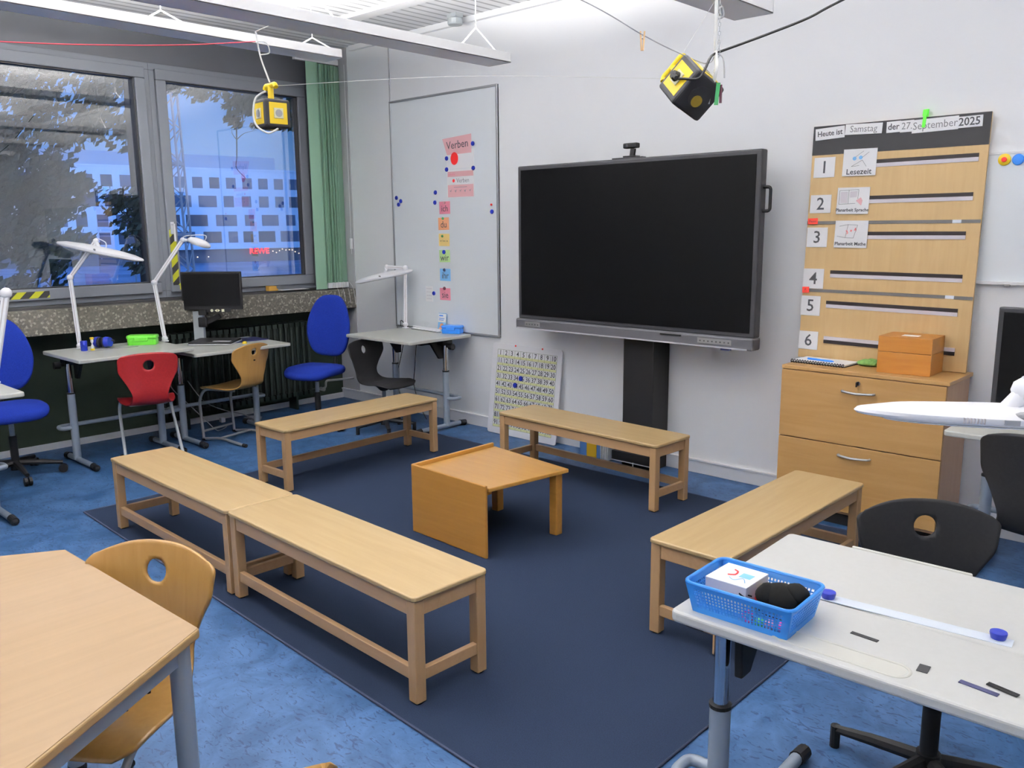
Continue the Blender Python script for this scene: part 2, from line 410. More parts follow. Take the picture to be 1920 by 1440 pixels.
# ================================================================ ROOM SHELL
XW = -5.30      # window plane (inner face of frame)
XN = -5.36      # wall face under the sill
XE, YR, ZC = 3.6, -7.4, 3.35
struct(B().bb(-5.6, XE + .1, YR - .1, 0.1, -0.1, 0).obj('floor', 'floor'))
struct(B().bb(-5.6, XE + .1, YR - .1, 0.1, ZC, ZC + .1).obj('ceiling', 'ceiling'))
struct(B().bb(-5.6, XE + .1, 0, 0.15, 0, ZC).obj('wall_back', 'wall'))
struct(B().bb(XE, XE + .1, YR - .1, 0, 0, ZC).obj('wall_right', 'wall'))
struct(B().bb(-5.6, XE, YR - .1, YR, 0, ZC).obj('wall_rear', 'wall'))
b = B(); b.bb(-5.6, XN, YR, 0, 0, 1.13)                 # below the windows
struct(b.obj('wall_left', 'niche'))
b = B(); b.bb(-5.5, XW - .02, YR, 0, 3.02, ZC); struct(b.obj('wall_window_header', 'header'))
struct(B().bb(-5.40, -5.08, -0.006, 0.0, 0, 3.35).obj('wall_grey_strip', 'wall_grey'))  # thin grey strip over the window end of the back wall
struct(B().bb(-4.465, -4.455, -0.008, 0.0, 0.1, ZC).obj('trim_joint', 'wall_grey'))
struct(B().bb(XW - .12, -5.08, YR, -0.002, 0.930, 1.115).obj('trim_window_sill', 'aggregate', bevel=0.004))
struct(B().bb(XW - .06, -5.20, YR, -0.36, 1.115, 1.135).obj('trim_sill_board', 'gasket', bevel=0.002))
struct(B().bb(XN, XN + .02, YR, -0.01, 0, 0.05).obj('baseboard_left', 'base'))
b = B(); b.bb(XN, XE, -0.018, 0, 0, 0.085); b.bb(XN, XE, -0.024, 0, 0.085, 0.098); struct(b.obj('baseboard_back', 'base', bevel=0.002))
struct(B().bb(-5.0, XE, -0.04, 0, ZC - .045, ZC).obj('trim_cornice', 'wall', bevel=0.003))
struct(B().bb(-4.7, -3.0, -0.75, -0.62, ZC - .03, ZC).obj('trim_ceiling_duct', 'whitemetal', bevel=0.003))
struct(B().bb(-2.75, -2.68, -4.5, -1.2, ZC - .05, ZC).obj('trim_ceiling_rail', 'whitemetal', bevel=0.003))

# windows -----------------------------------------------------------------
def window(idx, y0, y1, z0=1.135, z1=3.02):
    b = B(); x0, x1 = XW - .08, XW
    fw = 0.055
    b.bb(x0, x1, y0, y1, z0, z0 + fw); b.bb(x0, x1, y0, y1, z1 - fw, z1)
    b.bb(x0, x1, y0, y0 + fw, z0 + fw, z1 - fw); b.bb(x0, x1, y1 - fw, y1, z0 + fw, z1 - fw)
    fr = struct(b.obj('window_%d' % idx, 'frame', bevel=0.004))
    b = B(); a0, a1, c0, c1 = y0 + fw - .012, y1 - fw + .012, z0 + fw - .012, z1 - fw + .012; sw = 0.085
    b.bb(x0 + .02, x1 + .028, a0, a1, c0, c0 + sw); b.bb(x0 + .02, x1 + .028, a0, a1, c1 - sw, c1)
    b.bb(x0 + .02, x1 + .028, a0, a0 + sw, c0 + sw, c1 - sw); b.bb(x0 + .02, x1 + .028, a1 - sw, a1, c0 + sw, c1 - sw)
    b.obj('sash', 'frame', fr, bevel=0.006)
    b = B(); g0, g1, h0, h1 = a0 + sw, a1 - sw, c0 + sw, c1 - sw; t = 0.008
    for q in ((g0, g1, h0, h0 + t), (g0, g1, h1 - t, h1), (g0, g0 + t, h0, h1), (g1 - t, g1, h0, h1)): b.bb(x0 + .03, x1 + .008, *q)
    b.obj('gasket', 'gasket', fr)
    b = B(); b.bb(x0 + .045, x0 + .046, g0, g1, h0, h1); b.obj('pane', 'pane', fr)
    return fr, (g0, g1, h0, h1)
w1, g1_ = window(1, -1.80, -0.30)
w2, g2_ = window(2, -3.75, -1.80)
w3, g3_ = window(3, -5.70, -3.75)
w4, g4_ = window(4, YR, -5.70)
b = B(); b.bb(-5.5, XW - .01, -0.30, -0.0, 1.115, 3.3); struct(b.obj('trim_window_jamb', 'header'))
# window handle
b = B(); b.bb(XW + .03, XW + .042, -1.735, -1.705, 1.66, 1.76); b.tube([(XW + .04, -1.72, 1.74), (XW + .075, -1.72, 1.74), (XW + .075, -1.72, 1.60)], 0.009, 8)
b.obj('window_handle', 'white', w1, smooth=True)
for lab, (y0, y1, z0, z1) in (('yellow and black hazard tape running up the window sash beside the white handle', (-1.745, -1.690, 1.235, 1.70)),
                              ('yellow and black hazard tape along the sash bottom behind the small monitor', (-1.690, -1.20, 1.195, 1.250)),
                              ('yellow and black hazard tape along the sash bottom of the darker window', (-3.62, -2.72, 1.195, 1.245))):
    t = B().bb(XW + .0275, XW + .0295, y0, y1, z0, z1).obj('hazard_tape', 'hazard'); tag(t, lab, 'tape', 'hazard tape on the window frames')

# vertical blind ------------------------------------------------------------
vb = thing('vertical_blind', 'pale green vertical blind bunched at the window corner', 'blind', (0, 0, 0))
b = B(); b.bb(-5.215, -5.175, -0.50, -0.03, 3.20, 3.25); b.obj('head_rail', 'whitemetal', vb)
b = B(); b.box((-5.16, -0.34, 2.16), (0.002, 0.127, 2.07)); b.obj('slat', 'blind', vb)
for i in range(11):
    y = -0.262 + i * 0.0215
    R = Matrix.Rotation(math.radians(24 + (i % 3) * 6), 3, 'Z')
    b = B(); b.box((-5.185 + .004 * (i % 2), y, 2.18), (0.0025, 0.115, 2.02), R); b.obj('slat', 'blind', vb)
b = B()
for i in range(11):
    y = -0.262 + i * 0.0215; b.bb(-5.17, -5.145, y - .008, y + .008, 1.13, 1.18)
b.obj('weights', 'whitemetal', vb)
b = B()
for k in range(4): b.tube(curve_pts([(-5.12, -0.24 + k * .06, 1.19), (-5.07, -0.22 + k * .06, 1.12), (-5.068, -0.20 + k * .06, 1.02 - .02 * k)]), 0.0015, 6)
b.obj('chain', 'whitemetal', vb)
b = B(); b.tube([(-5.10, -0.02, 3.2), (-5.10, -0.02, 1.45)], 0.002, 6); b.bb(-5.11, -5.09, -0.03, -0.01, 1.50, 1.60); b.obj('pull_cord', 'whitemetal', vb)

# radiators -----------------------------------------------------------------
def radiator(y0, y1, label):
    t = thing('radiator', label, 'radiator', (0, 0, 0), group='radiators under the sill')
    b = B(); n = int((y1 - y0) / 0.06)
    for i in range(n):
        y = y0 + i * 0.06
        for x in (-5.29, -5.235, -5.18):
            b.tube([(x, y, 0.16), (x, y, 0.80)], 0.016, 6)
        b.bb(-5.305, -5.165, y - .022, y + .022, 0.13, 0.17); b.bb(-5.305, -5.165, y - .022, y + .022, 0.79, 0.83)
    b.obj('column_section', 'radiator', t)
    b = B(); b.tube([(-5.235, y0, .81), (-5.235, y1, .81)], .014, 8); b.tube([(-5.235, y0, .15), (-5.235, y1, .15)], .014, 8)
    b.obj('header_pipe', 'radiator', t)
    b = B()
    for y in (y0 + .2, y1 - .25): B().bb(-5.30, -5.17, y - .01, y + .01, 0.0, 0.14).obj('foot', 'radiator', t)
    return t
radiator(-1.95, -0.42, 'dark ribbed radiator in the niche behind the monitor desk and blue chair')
b = B(); b.tube(fillet([(-5.235, -.42, .15), (-5.235, -.30, .15), (-5.235, -.30, .22), (-5.15, -.02, .22)], .03), 0.011, 8)
b.tube([(-5.235, -.36, .15), (-5.18, -.36, .15)], .02, 10)
tag(b.obj('heating_pipe', 'steel_mid'), 'thin grey heating pipe and valve between the radiator and the corner', 'pipe')

# ================================================================ CEILING LIGHTS
def light_bar(x0, x1, y_end, y_near, z, label, energy, hangers):
    t = thing('pendant_light', label, 'ceiling light', ((x0 + x1) / 2, y_end, z), group='long pendant lights')
    w = x1 - x0; Ln = y_end - y_near
    b = B(); b.bb(-w / 2, w / 2, -Ln, 0, 0, 0.008); b.bb(-w / 2, -w / 2 + .006, -Ln, 0, 0, 0.062); b.bb(w / 2 - .006, w / 2, -Ln, 0, 0, 0.062)
    b.bb(-w / 2, w / 2, -.006, 0, 0, .062); b.bb(-w / 2, w / 2, -Ln, -Ln + .006, 0, .062)
    b.obj('housing', 'whitemetal', t, bevel=0.002)
    b = B(); b.bb(-w / 2 + .012, w / 2 - .012, -Ln + .02, -.02, .030, .034); b.obj('diffuser', 'glow', t)
    for h in hangers:
        b = B(); yy = h - y_end; top = .20 if z < 2.9 else .13
        b.tube([(-w / 2 + .02, yy - .10, .06), (0, yy, top), (0, yy, ZC - z)], 0.003, 6)
        b.tube([(w / 2 - .02, yy + .10, .06), (0, yy, top)], 0.004, 6); b.tube([(-w / 2 + .02, yy - .10, .06), (0, yy, top)], 0.0045, 6)
        b.obj('hanger', 'white', t)
    ld = bpy.data.lights.new('uplight', 'AREA'); ld.shape = 'RECTANGLE'; ld.size = w * .8; ld.size_y = Ln * .90; ld.energy = energy; ld.color = (1.0, 0.98, 0.96)
    lo = bpy.data.objects.new('uplight', ld); COL.objects.link(lo); lo.parent = t; lo.location = (0, -Ln / 2 - .10, .064); ld.spread = math.radians(168); lo.rotation_euler = (PI, 0, 0)
    return t
E_M = 55.0
light_bar(-3.75, -3.55, -1.17, -6.6, 2.90, 'long white pendant light bar hanging over the window desks', E_M * 1.25 * 5.4, (-1.35, -2.45, -3.2, -4.4))
light_bar(-2.45, -2.25, -0.78, -6.6, 2.75, 'long white pendant light bar with the yellow socket cube hanging below', E_M * 5.8, (-1.0, -2.25, -4.0))
light_bar(-0.64, -0.42, -0.78, -6.6, 2.75, 'short visible end of a white pendant light bar above the big screen', E_M * 5.8, (-1.6, -3.2))
light_bar(1.25, 1.47, -0.78, -6.6, 2.75, 'white pendant light bar over the front desk beyond the picture', E_M * 5.8, (-1.6, -3.2))
b = B(); b.lathe([(.055, 0), (.06, .01), (.06, .045), (.05, .055)], 20, (-3.43, -.16, ZC - .085)); b.bb(-3.48, -3.38, -.20, -.12, ZC - .03, ZC)
tag(b.obj('ceiling_sensor', 'steel_light', bevel=.001), 'small grey sensor box on the ceiling edge above the whiteboard', 'sensor')

# ================================================================ RUG
b = B(); pts = [(-3.556, -3.227), (0.41, -3.38), (0.41, -0.48), (-3.555, -0.465)]
b.prism(pts, 0.008, Matrix.Translation((0, 0, 0.0)))
rg = b.obj('rug', 'rug'); tag(rg, 'large navy blue rug lying under the wooden benches', 'rug')
b = B(); b.tube([(p[0], p[1], .006) for p in pts], 0.006, 6, closed=True); b.obj('binding', 'rugedge', rg)

# ================================================================ BENCHES
def bench_proto():
    t = thing('wooden_bench', 'x', 'bench', (0, 0, .008), group='low beech benches around the rug')
    Lb, Wb, Hb = 1.352, 0.362, 0.417
    b = B(); b.prism(rrect(Lb, Wb, .022, 4, Lb / 2, Wb / 2), .020, Matrix.Translation((0, 0, Hb - .020))); b.obj('seat', 'beech', t, bevel=.006, seg=3)
    lg = .046
    for x in (.008, Lb - .008 - lg):
        for y in (.008, Wb - .008 - lg):
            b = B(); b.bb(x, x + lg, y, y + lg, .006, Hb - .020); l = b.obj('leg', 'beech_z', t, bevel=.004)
            b = B(); b.cyl((x + lg / 2, y + lg / 2, 0), (x + lg / 2, y + lg / 2, .008), .018, 12); b.obj('glide', 'black', l)
    for y in (.014, Wb - .014 - .02):
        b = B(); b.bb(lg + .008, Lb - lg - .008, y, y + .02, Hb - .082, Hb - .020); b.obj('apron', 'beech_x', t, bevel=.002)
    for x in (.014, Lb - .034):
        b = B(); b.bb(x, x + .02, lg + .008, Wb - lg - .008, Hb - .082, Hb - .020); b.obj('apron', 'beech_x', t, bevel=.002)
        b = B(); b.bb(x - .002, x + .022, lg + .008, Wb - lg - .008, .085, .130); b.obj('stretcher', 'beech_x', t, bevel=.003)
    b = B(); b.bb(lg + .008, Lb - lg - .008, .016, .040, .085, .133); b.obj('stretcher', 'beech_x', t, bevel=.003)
    return t
bA = bench_proto(); d2 = math.radians
bA['label'] = 'low beech bench end to end with another, farther from the wooden table'
bA.location = (-3.118, -3.215, .008); bA.rotation_euler.z = d2(-1.1)
dup(bA, 'low beech bench end to end with another, beside the wood-backed chair and table', (-1.760, -3.237, .008), d2(-1.45))
# local -y is the outer side (long stretcher)
dup(bA, 'low beech bench standing in front of the hundred number chart', (-0.932, -0.592, .008), d2(177.4))
dup(bA, 'low beech bench in front of the black swivel chair below the whiteboard', (-3.334, -0.85, .008), d2(-88.7))
dup(bA, 'low beech bench beside the filing cabinet and the pale front desk', (0.226, -2.24, .008), d2(89.5))

# ================================================================ SMALL ORANGE TABLE
t = thing('low_play_table', 'low orange lacquered table with solid side panels in the middle of the rug', 'table', (0, 0, .008))
top = [(-1.785, -2.085), (-1.20, -2.095), (-1.125, -1.545), (-1.775, -1.46)]
b = B(); b.prism(top, .022, Matrix.Translation((0, 0, .350))); b.obj('tabletop', 'orange', t, bevel=.004)
b = B(); ang = math.atan2(-.022, .60); Rm = Matrix.Rotation(ang, 3, 'Z'); b.box((-1.500, -2.106, .196), (.606, .018, .392), Rm); b.obj('front_panel', 'orange_d', t, bevel=.005)
b = B(); b.box((-1.797, -1.775, .230), (.018, .64, .324)); b.obj('side_panel', 'orange', t, bevel=.005)
for (x, y) in ((-1.172, -1.600), (-1.70, -1.52)):
    b = B(); b.bb(x - .026, x + .026, y - .026, y + .026, 0, .35); b.obj('leg', 'orange_d', t, bevel=.005)
b = B(); b.cyl((-1.165, -1.60, .372), (-1.165, -1.60, .3735), .005, 10); b.obj('screw', 'steel_mid', t)

# ================================================================ CHAIR SHELLS
def interp(xs, ys, x): return float(np.interp(x, xs, ys))
def shell(name, m, parent, h, hole_r=.035, hole_up=.285, top_arch=.045, thick=.010, wtop=.205, htop=.37, hole_h=None):
    prof = np.array([(.215, -.030), (.195, -.008), (.12, .002), (0, -.008), (-.10, -.012), (-.155, -.003), (-.190, .025), (-.208, .075), (-.215, .15), (-.225, .24), (-.245, htop)])
    seg = np.r_[0, np.cumsum(np.hypot(*(np.diff(prof, axis=0).T)))]
    wid = [.165, .192, .198, .190, .160, .138, .122, .118, .150, .198, wtop]
    ncv = 70; nu = 44
    S_ = np.linspace(0, seg[-1], ncv)
    py = np.interp(S_, seg, prof[:, 0]); pz = np.interp(S_, seg, prof[:, 1]); w = np.interp(S_, seg, wid)
    for _ in range(3):
        for a in (py, pz, w): a[1:-1] = (a[:-2] + 2 * a[1:-1] + a[2:]) / 4
    sh = float(np.interp(hole_up, pz[ncv // 2:], S_[ncv // 2:]))
    bm = bmesh.new(); G = []; P2 = {}
    for j in range(ncv):
        row = []
        for i in range(nu + 1):
            u = -1 + 2 * i / nu; x = u * w[j]
            sj = S_[j]
            # rounded outline corners at seat front and back top
            end = seg[-1] - sj; back = max(0.0, min(1.0, (pz[j] - .03) / .15))
            lim = w[j]
            if end < .045:
                lim = w[j] * (1 - .13 * (1 - end / .045) ** 2.6)
            if sj < .05:
                lim = w[j] * (1 - .14 * (1 - sj / .05) ** 2)
            x = u * lim
            dz = -top_arch * abs(u) ** 2.4 * max(0, (pz[j] / htop)) ** 3 if back else 0
            dy = back * .040 * (x / .2) ** 2
            v = bm.verts.new((x, py[j] + dy, pz[j] + dz + h - (1 - back) * .008 * math.cos(u * PI / 2)))
            P2[v] = (x, sj); row.append(v)
        G.append(row)
    cells = []
    hh = hole_h or hole_r
    for j in range(ncv - 1):
        for i in range(nu):
            q = (G[j][i], G[j][i + 1], G[j + 1][i + 1], G[j + 1][i])
            cx = sum(P2[v][0] for v in q) / 4; cs = sum(P2[v][1] for v in q) / 4
            if (cx / hole_r) ** 2 + ((cs - sh) / hh) ** 2 < 1: continue
            bm.faces.new(q)
    # snap the rim of the hole to a true ellipse
    for v in list(bm.verts):
        if not v.link_faces: bm.verts.remove(v); continue
        x, s = P2[v]
        if v.is_boundary and (x / hole_r) ** 2 + ((s - sh) / hh) ** 2 < 1.9:
            k = 1 / math.sqrt((x / hole_r) ** 2 + ((s - sh) / hh) ** 2)
            v.co.x = x * k; v.co.z += (s - sh) * (k - 1)
    me = bpy.data.meshes.new(name); bmesh.ops.recalc_face_normals(bm, faces=bm.faces); bm.to_mesh(me); bm.free()
    for p in me.polygons: p.use_smooth = True
    me.materials.append(MT[m]); o = bpy.data.objects.new(name, me); COL.objects.link(o); o.parent = parent
    so = o.modifiers.new('solid', 'SOLIDIFY'); so.thickness = thick; so.offset = 0
    return o
def skid_frame(t, h, m, cap='black'):
    """cantilever tube: bends down in front, runs back along the floor"""
    for s in (-1, 1):
        x = s * .165
        b = B(); b.tube(fillet([(x * .75, -.12, h - .022), (x, .17, h - .022), (x, .235, h - .12), (x, .215, .030), (x, .215, .014), (x, .02, .040), (x * 1.12, -.26, .014)], .07, 6), .0115, 10)
        l = b.obj('leg', m, t, smooth=True)
        b = B(); b.tube([(x * 1.11, -.24, .016), (x * 1.13, -.275, .014)], .015, 10); b.tube([(x, .225, .012), (x, .19, .013)], .0135, 10); b.obj('foot_cap', cap, l)
    b = B(); b.tube([(-.165, .222, .075), (.165, .222, .075)], .010, 8); b.obj('cross_bar', m, t)
    b = B(); b.tube([(-.165, .02, .040), (.165, .02, .040)], .010, 8); b.obj('cross_bar', m, t)
def zframe(t, h, m):
    """tube leaves the seat front and slopes back to the floor, short runner forward"""
    for s in (-1, 1):
        x = s * .175
        b = B(); b.tube(fillet([(x * .7, -.02, h - .03), (x, .18, h - .025), (x * 1.05, .215, h - .11), (x * 1.12, -.20, .016), (x * 1.12, .17, .014)], .06, 6), .0115, 10)
        l = b.obj('leg', m, t, smooth=True)
        b = B(); b.tube([(x * 1.12, .15, .014), (x * 1.12, .185, .014)], .015, 10); b.tube([(x * 1.12, -.205, .03), (x * 1.12, -.17, .012)], .015, 10); b.obj('foot_cap', 'black', l)
    b = B(); b.tube([(-.125, -.02, h - .032), (.125, -.02, h - .032)], .010, 8); b.obj('cross_bar', m, t)
def star_base(t, h, caster=False, r=.27, m='black', rot=0.3):
    for k in range(5):
        a = rot + 2 * PI * k / 5; c, s = math.cos(a), math.sin(a); z0 = .085 if caster else .075
        b = B(); b.tube([(c * .03, s * .03, z0 + .02), (c * r * .6, s * r * .6, z0 + .005), (c * r, s * r, z0 - .012)], [.022, .019, .014], 8)
        l = b.obj('base_arm', m, t, smooth=True)
        if caster:
            for q in (-.014, .014):
                b = B(); px, py = c * r - s * q, s * r + c * q
                b.tube([(px + s * .009, py - c * .009, .030), (px - s * .009, py + c * .009, .030)], .030, 14); b.obj('caster', 'black', l)
        else:
            b = B(); b.tube([(c * r, s * r, 0), (c * r, s * r, z0)], .016, 10); b.obj('glide', m, l)
    b = B(); b.tube([(0, 0, .055), (0, 0, .12)], .035, 14); b.tube([(0, 0, .11), (0, 0, h * .62)], .026, 14); b.obj('column_sleeve', 'black', t, smooth=True)
    b = B(); b.tube([(0, 0, h * .6), (0, 0, h - .05)], .017, 14); b.obj('gas_lift', 'steel', t, smooth=True)
    b = B(); b.lathe([(.03, h - .08), (.06, h - .05), (.10, h - .022), (.10, h - .014)], 18); b.obj('seat_mount', 'black', t, smooth=True)

def heading(dx, dy): return math.atan2(dy, dx) - PI / 2
# red chair at the desk with the green pencil case
t = thing('school_chair', 'red plastic shell chair on light grey tubes, pushed towards a window desk', 'chair', (-4.44, -2.40, 0), heading(-.95, .30))
shell('seat_shell', 'red', t, .465, hole_r=.036, top_arch=.022, wtop=.200, htop=.375, thick=.012); zframe(t, .465, 'steel_light')
# wooden chair at the monitor desk
t = thing('school_chair', 'plywood shell chair on a grey cantilever frame in front of the small monitor', 'chair', (-4.55, -1.64, 0), heading(-.96, -.26))
shell('seat_shell', 'chairwood', t, .455, hole_r=.028, top_arch=.03, wtop=.195, htop=.35); skid_frame(t, .455, 'steel_mid')
b = B(); b.box((0, -.234, .455 + .215), (.014, .006, .010)); b.obj('rivet', 'black', t)
# wooden chair at the trapezoid table
t = thing('school_chair', 'large honey-coloured plywood chair pushed under the beech-topped table', 'chair', (-0.540, -4.235, 0), heading(.52, -.85))
shell('seat_shell', 'chairwood', t, .415, hole_r=.034, hole_h=.036, top_arch=.045, wtop=.215, htop=.375); skid_frame(t, .415, 'steel_mid')
b = B()
for s in (-.055, .055): b.cyl((s, .03, .40), (s, .03, .420), .006, 8); b.cyl((s, -.07, .40), (s, -.07, .410), .006, 8)
b.obj('rivet', 'black', t)
# chair whose top corner shows at the lower picture edge
t = thing('school_chair', 'plywood chair cut off below, only its rounded top corner showing', 'chair', (0.365, -4.47, 0), heading(-1, 0.0))
shell('seat_shell', 'chairwood', t, .43, hole_r=.034, top_arch=.05, wtop=.205, htop=.385); skid_frame(t, .43, 'steel_mid')
# black swivel chair under the whiteboard desk
t = thing('swivel_chair', 'black shell swivel chair tucked under the desk with the blue pencil case', 'chair', (-3.86, -.66, 0), heading(.97, .12), group='black shell swivel chairs')
shell('seat_shell', 'blackshell', t, .43, hole_r=.026, hole_h=.034, hole_up=.25, top_arch=.02, htop=.335, wtop=.20); star_base(t, .43, r=.25, rot=.9)
# black swivel chair at the near front desk
t = thing('swivel_chair', 'black shell swivel chair behind the desk with the blue basket', 'chair', (1.06, -2.50, 0), heading(.52, -.85), group='black shell swivel chairs')
shell('seat_shell', 'blackshell', t, .47, hole_r=.034, hole_h=.034, hole_up=.285, top_arch=.038, htop=.37, wtop=.212); star_base(t, .47, r=.29, rot=2.62 - heading(.52, -.85) + .45)
# black swivel chair at far right desk
t = thing('swivel_chair', 'black shell swivel chair in front of the desk beside the filing cabinet', 'chair', (1.10, -1.29, 0), heading(.12, .99), group='black shell swivel chairs')
shell('seat_shell', 'blackshell', t, .52, hole_r=.032, hole_up=.31, top_arch=.03, htop=.40, wtop=.205); star_base(t, .52, r=.27, rot=.2)

# blue upholstered office chairs
def pad(name, m, parent, outline, thick, place, dome=.02, n=5):
    """soft pad: outline (closed, local XY) with rounded rim; place maps (x,y,z)->Vector"""
    bm = bmesh.new(); N = len(outline); rings = []
    cx = sum(p[0] for p in outline) / N; cy = sum(p[1] for p in outline) / N
    prof = [(-1, .0, .0), (-1, .5, 0), (-1, .86, 0), (-.7, .965, 0), (0, 1.0, 0), (.7, .965, 0), (1, .86, 0), (1, .5, dome * .7), (1, .0, dome)]
    for (z, k, dm) in prof:
        if k == 0: rings.append([bm.verts.new(place(cx, cy, z * thick / 2 + dm))]); continue
        rings.append([bm.verts.new(place(cx + (x - cx) * k, cy + (y - cy) * k, z * thick / 2 + dm)) for (x, y) in outline])
    for A, C in zip(rings, rings[1:]):
        for i in range(N):
            j = (i + 1) % N
            if len(A) == 1: bm.faces.new((A[0], C[i], C[j]))
            elif len(C) == 1: bm.faces.new((A[i], A[j], C[0]))
            else: bm.faces.new((A[i], A[j], C[j], C[i]))
    bmesh.ops.recalc_face_normals(bm, faces=bm.faces)
    me = bpy.data.meshes.new(name); bm.to_mesh(me); bm.free()
    for p in me.polygons: p.use_smooth = True
    me.materials.append(MT[m]); o = bpy.data.objects.new(name, me); COL.objects.link(o); o.parent = parent
    s = o.modifiers.new('sub', 'SUBSURF'); s.levels = 1; s.render_levels = 1
    return o
def office_chair(label, loc, rot, hs=.50, hb=1.10):
    t = thing('office_chair', label, 'chair', loc, rot, group='blue upholstered office chairs')
    ol = []
    for k in range(32):
        a = 2 * PI * k / 32; c, s = math.cos(a), math.sin(a)
        ol.append((.235 * math.copysign(abs(c) ** .62, c), .225 * math.copysign(abs(s) ** .62, s)))
    pad('seat', 'bluefab', t, ol, .075, lambda x, y, z: Vector((x, y + .02, hs - .03 + z - max(0, y - .1) * .25)), dome=.014)
    Hh = hb - hs - .06; bo = []
    for k in range(40):
        a = 2 * PI * k / 40; c, s = math.cos(a), math.sin(a); yy = Hh / 2 * math.copysign(abs(s) ** .7, s)
        w = .228 - .060 * max(0, yy / (Hh / 2)) - .02 * max(0, -yy / (Hh / 2))
        bo.append((w * math.copysign(abs(c) ** .6, c), yy))
    pad('backrest', 'bluefab', t, bo, .06, lambda x, y, z: Vector((x, -.235 - y * .12 + (x / .2) ** 2 * .03 + z, hs + .06 + Hh / 2 + y)), dome=.01)
    b = B(); b.tube(fillet([(0, -.03, hs - .09), (0, -.27, hs - .09), (0, -.305, hs + .30)], .06), .018, 8); b.obj('back_bar', 'black', t, smooth=True)
    b = B(); b.bb(-.09, .09, -.10, .10, hs - .11, hs - .07); b.tube([(.09, 0, hs - .09), (.22, .02, hs - .10)], .007, 6); b.obj('mechanism', 'black', t, bevel=.01)
    star_base(t, hs - .03, caster=True, r=.29, rot=.35)
    return t
office_chair('blue upholstered office chair at the corner between radiator and whiteboard desk', (-4.41, -.95, 0), heading(.33, -.94), .53, 1.13)
office_chair('blue upholstered office chair behind the white lamp arm near the window', (-4.72, -3.24, 0), heading(.98, -.1), .51, 1.10)

# ================================================================ ADJUSTABLE DESKS
def desk(label, cx, cy, rot, w, d, h, topmat='desk', foot=(-.20, .30), ly=.12, tray=True, inset=.09, near=False, crossz=.27):
    t = thing('adjustable_desk', label, 'desk', (cx, cy, 0), rot, group='height-adjustable pupil desks')
    if not near:
        b = B(); b.prism(rrect(w, d, .02, 4), .026, Matrix.Translation((0, 0, h - .026))); b.obj('tabletop', topmat, t, bevel=.006, seg=3)
    for s in (-1, 1):
        x = s * (w / 2 - inset); split = h - .30
        b = B(); b.tube([(x, ly, .03), (x, ly, split)], .0275, 18); l = b.obj('leg', 'steel', t, smooth=True)
        b = B(); b.tube([(x, ly, split - .004), (x, ly, split + .006)], .0295, 18); b.obj('collar', 'black', l)
        b = B(); b.tube([(x, ly, split), (x, ly, h - .05)], .021, 18); b.obj('inner_tube', 'chrome', l, smooth=True)
        b = B(); b.tube([(x, foot[0], .030), (x, foot[1], .030)], .020, 12); f = b.obj('foot', 'steel', t, smooth=True)
        for yy, q in ((foot[0], -1), (foot[1], 1)):
            b = B(); b.tube([(x, yy - q * .03, .031), (x, yy + q * .035, .024)], .024, 12); b.tube([(x - .012, yy + q * .02, .022), (x + .012, yy + q * .02, .022)], .022, 12); b.obj('foot_cap', 'black', f)
        b = B(); b.prism([(-.03, 0), (.13, 0), (.13, -.025), (.03, -.17), (-.02, -.17)], .022, Matrix.Translation((x - s * .055 - .011, ly, h - .026)) @ Matrix(((0, 0, 1, 0), (-1, 0, 0, 0), (0, 1, 0, 0), (0, 0, 0, 1))))
        b.bb(x - .035, x + .035, ly - .06, ly + .05, h - .075, h - .026)
        b.obj('bracket', 'black', t, bevel=.004)
        b = B(); b.tube([(x + s * .03, ly, h - .085), (x + s * .075, ly, h - .085)], .013, 10); b.tube([(x + s * .055, ly, h - .085), (x + s * .095, ly, h - .085)], .026, 14); b.obj('knob', 'black', t, smooth=True)
    b = B(); b.tube([(-w / 2 + inset, ly, h - .075), (w / 2 - inset, ly, h - .075)], .020, 12); b.obj('crossbeam', 'black', t)
    xa = w / 2 - inset
    b = B(); b.tube(fillet([(-xa - .02, ly, crossz), (-xa - .085, ly, crossz), (-xa - .085, ly + .10, crossz), (xa + .085, ly + .10, crossz), (xa + .085, ly, crossz), (xa + .02, ly, crossz)], .05, 6), .016, 10)
    b.obj('foot_rail', 'steel', t, smooth=True)
    if tray:
        b = B(); b.bb(-w / 2 + .2, w / 2 - .2, -.05, .10, h - .075, h - .066)
        for k in range(6): b.tube([(-w / 2 + .2 + k * (w - .4) / 5, -.05, h - .03), (-w / 2 + .2 + k * (w - .4) / 5, -.05, h - .075)], .003, 6)
        b.obj('cable_tray', 'black', t)
    return t
HL1, HL2, HTR, HL0, HF, HR = .825, .77, .80, .80, .76, .77
desk('pale grey adjustable desk carrying the green pencil case and blue earmuffs', -4.665, -2.485, PI / 2, .83, .70, HL1)
desk('pale grey adjustable desk carrying the small monitor and dark mat', -4.68, -1.645, PI / 2, .84, .68, HL2)
desk('pale grey adjustable desk against the whiteboard with a blue pencil case', -3.845, -.39, 0, .85, .69, HTR)
desk('pale grey adjustable desk at the picture edge with a white lamp arm', -3.86, -3.92, PI / 2, .85, .74, HL0)
desk('pale grey adjustable desk beside the filing cabinet carrying a large monitor', 1.20, -.63, 0, 1.20, .70, HR)
# near front desk (two-piece top, back side towards the viewer)
fd = desk('large pale desk with the blue basket and magnetic ruler strip', 1.345, -2.985, PI + d2(1.6), 1.36, .705, HF, near=True, foot=(-.36, .30), ly=.20, tray=False, inset=.07)
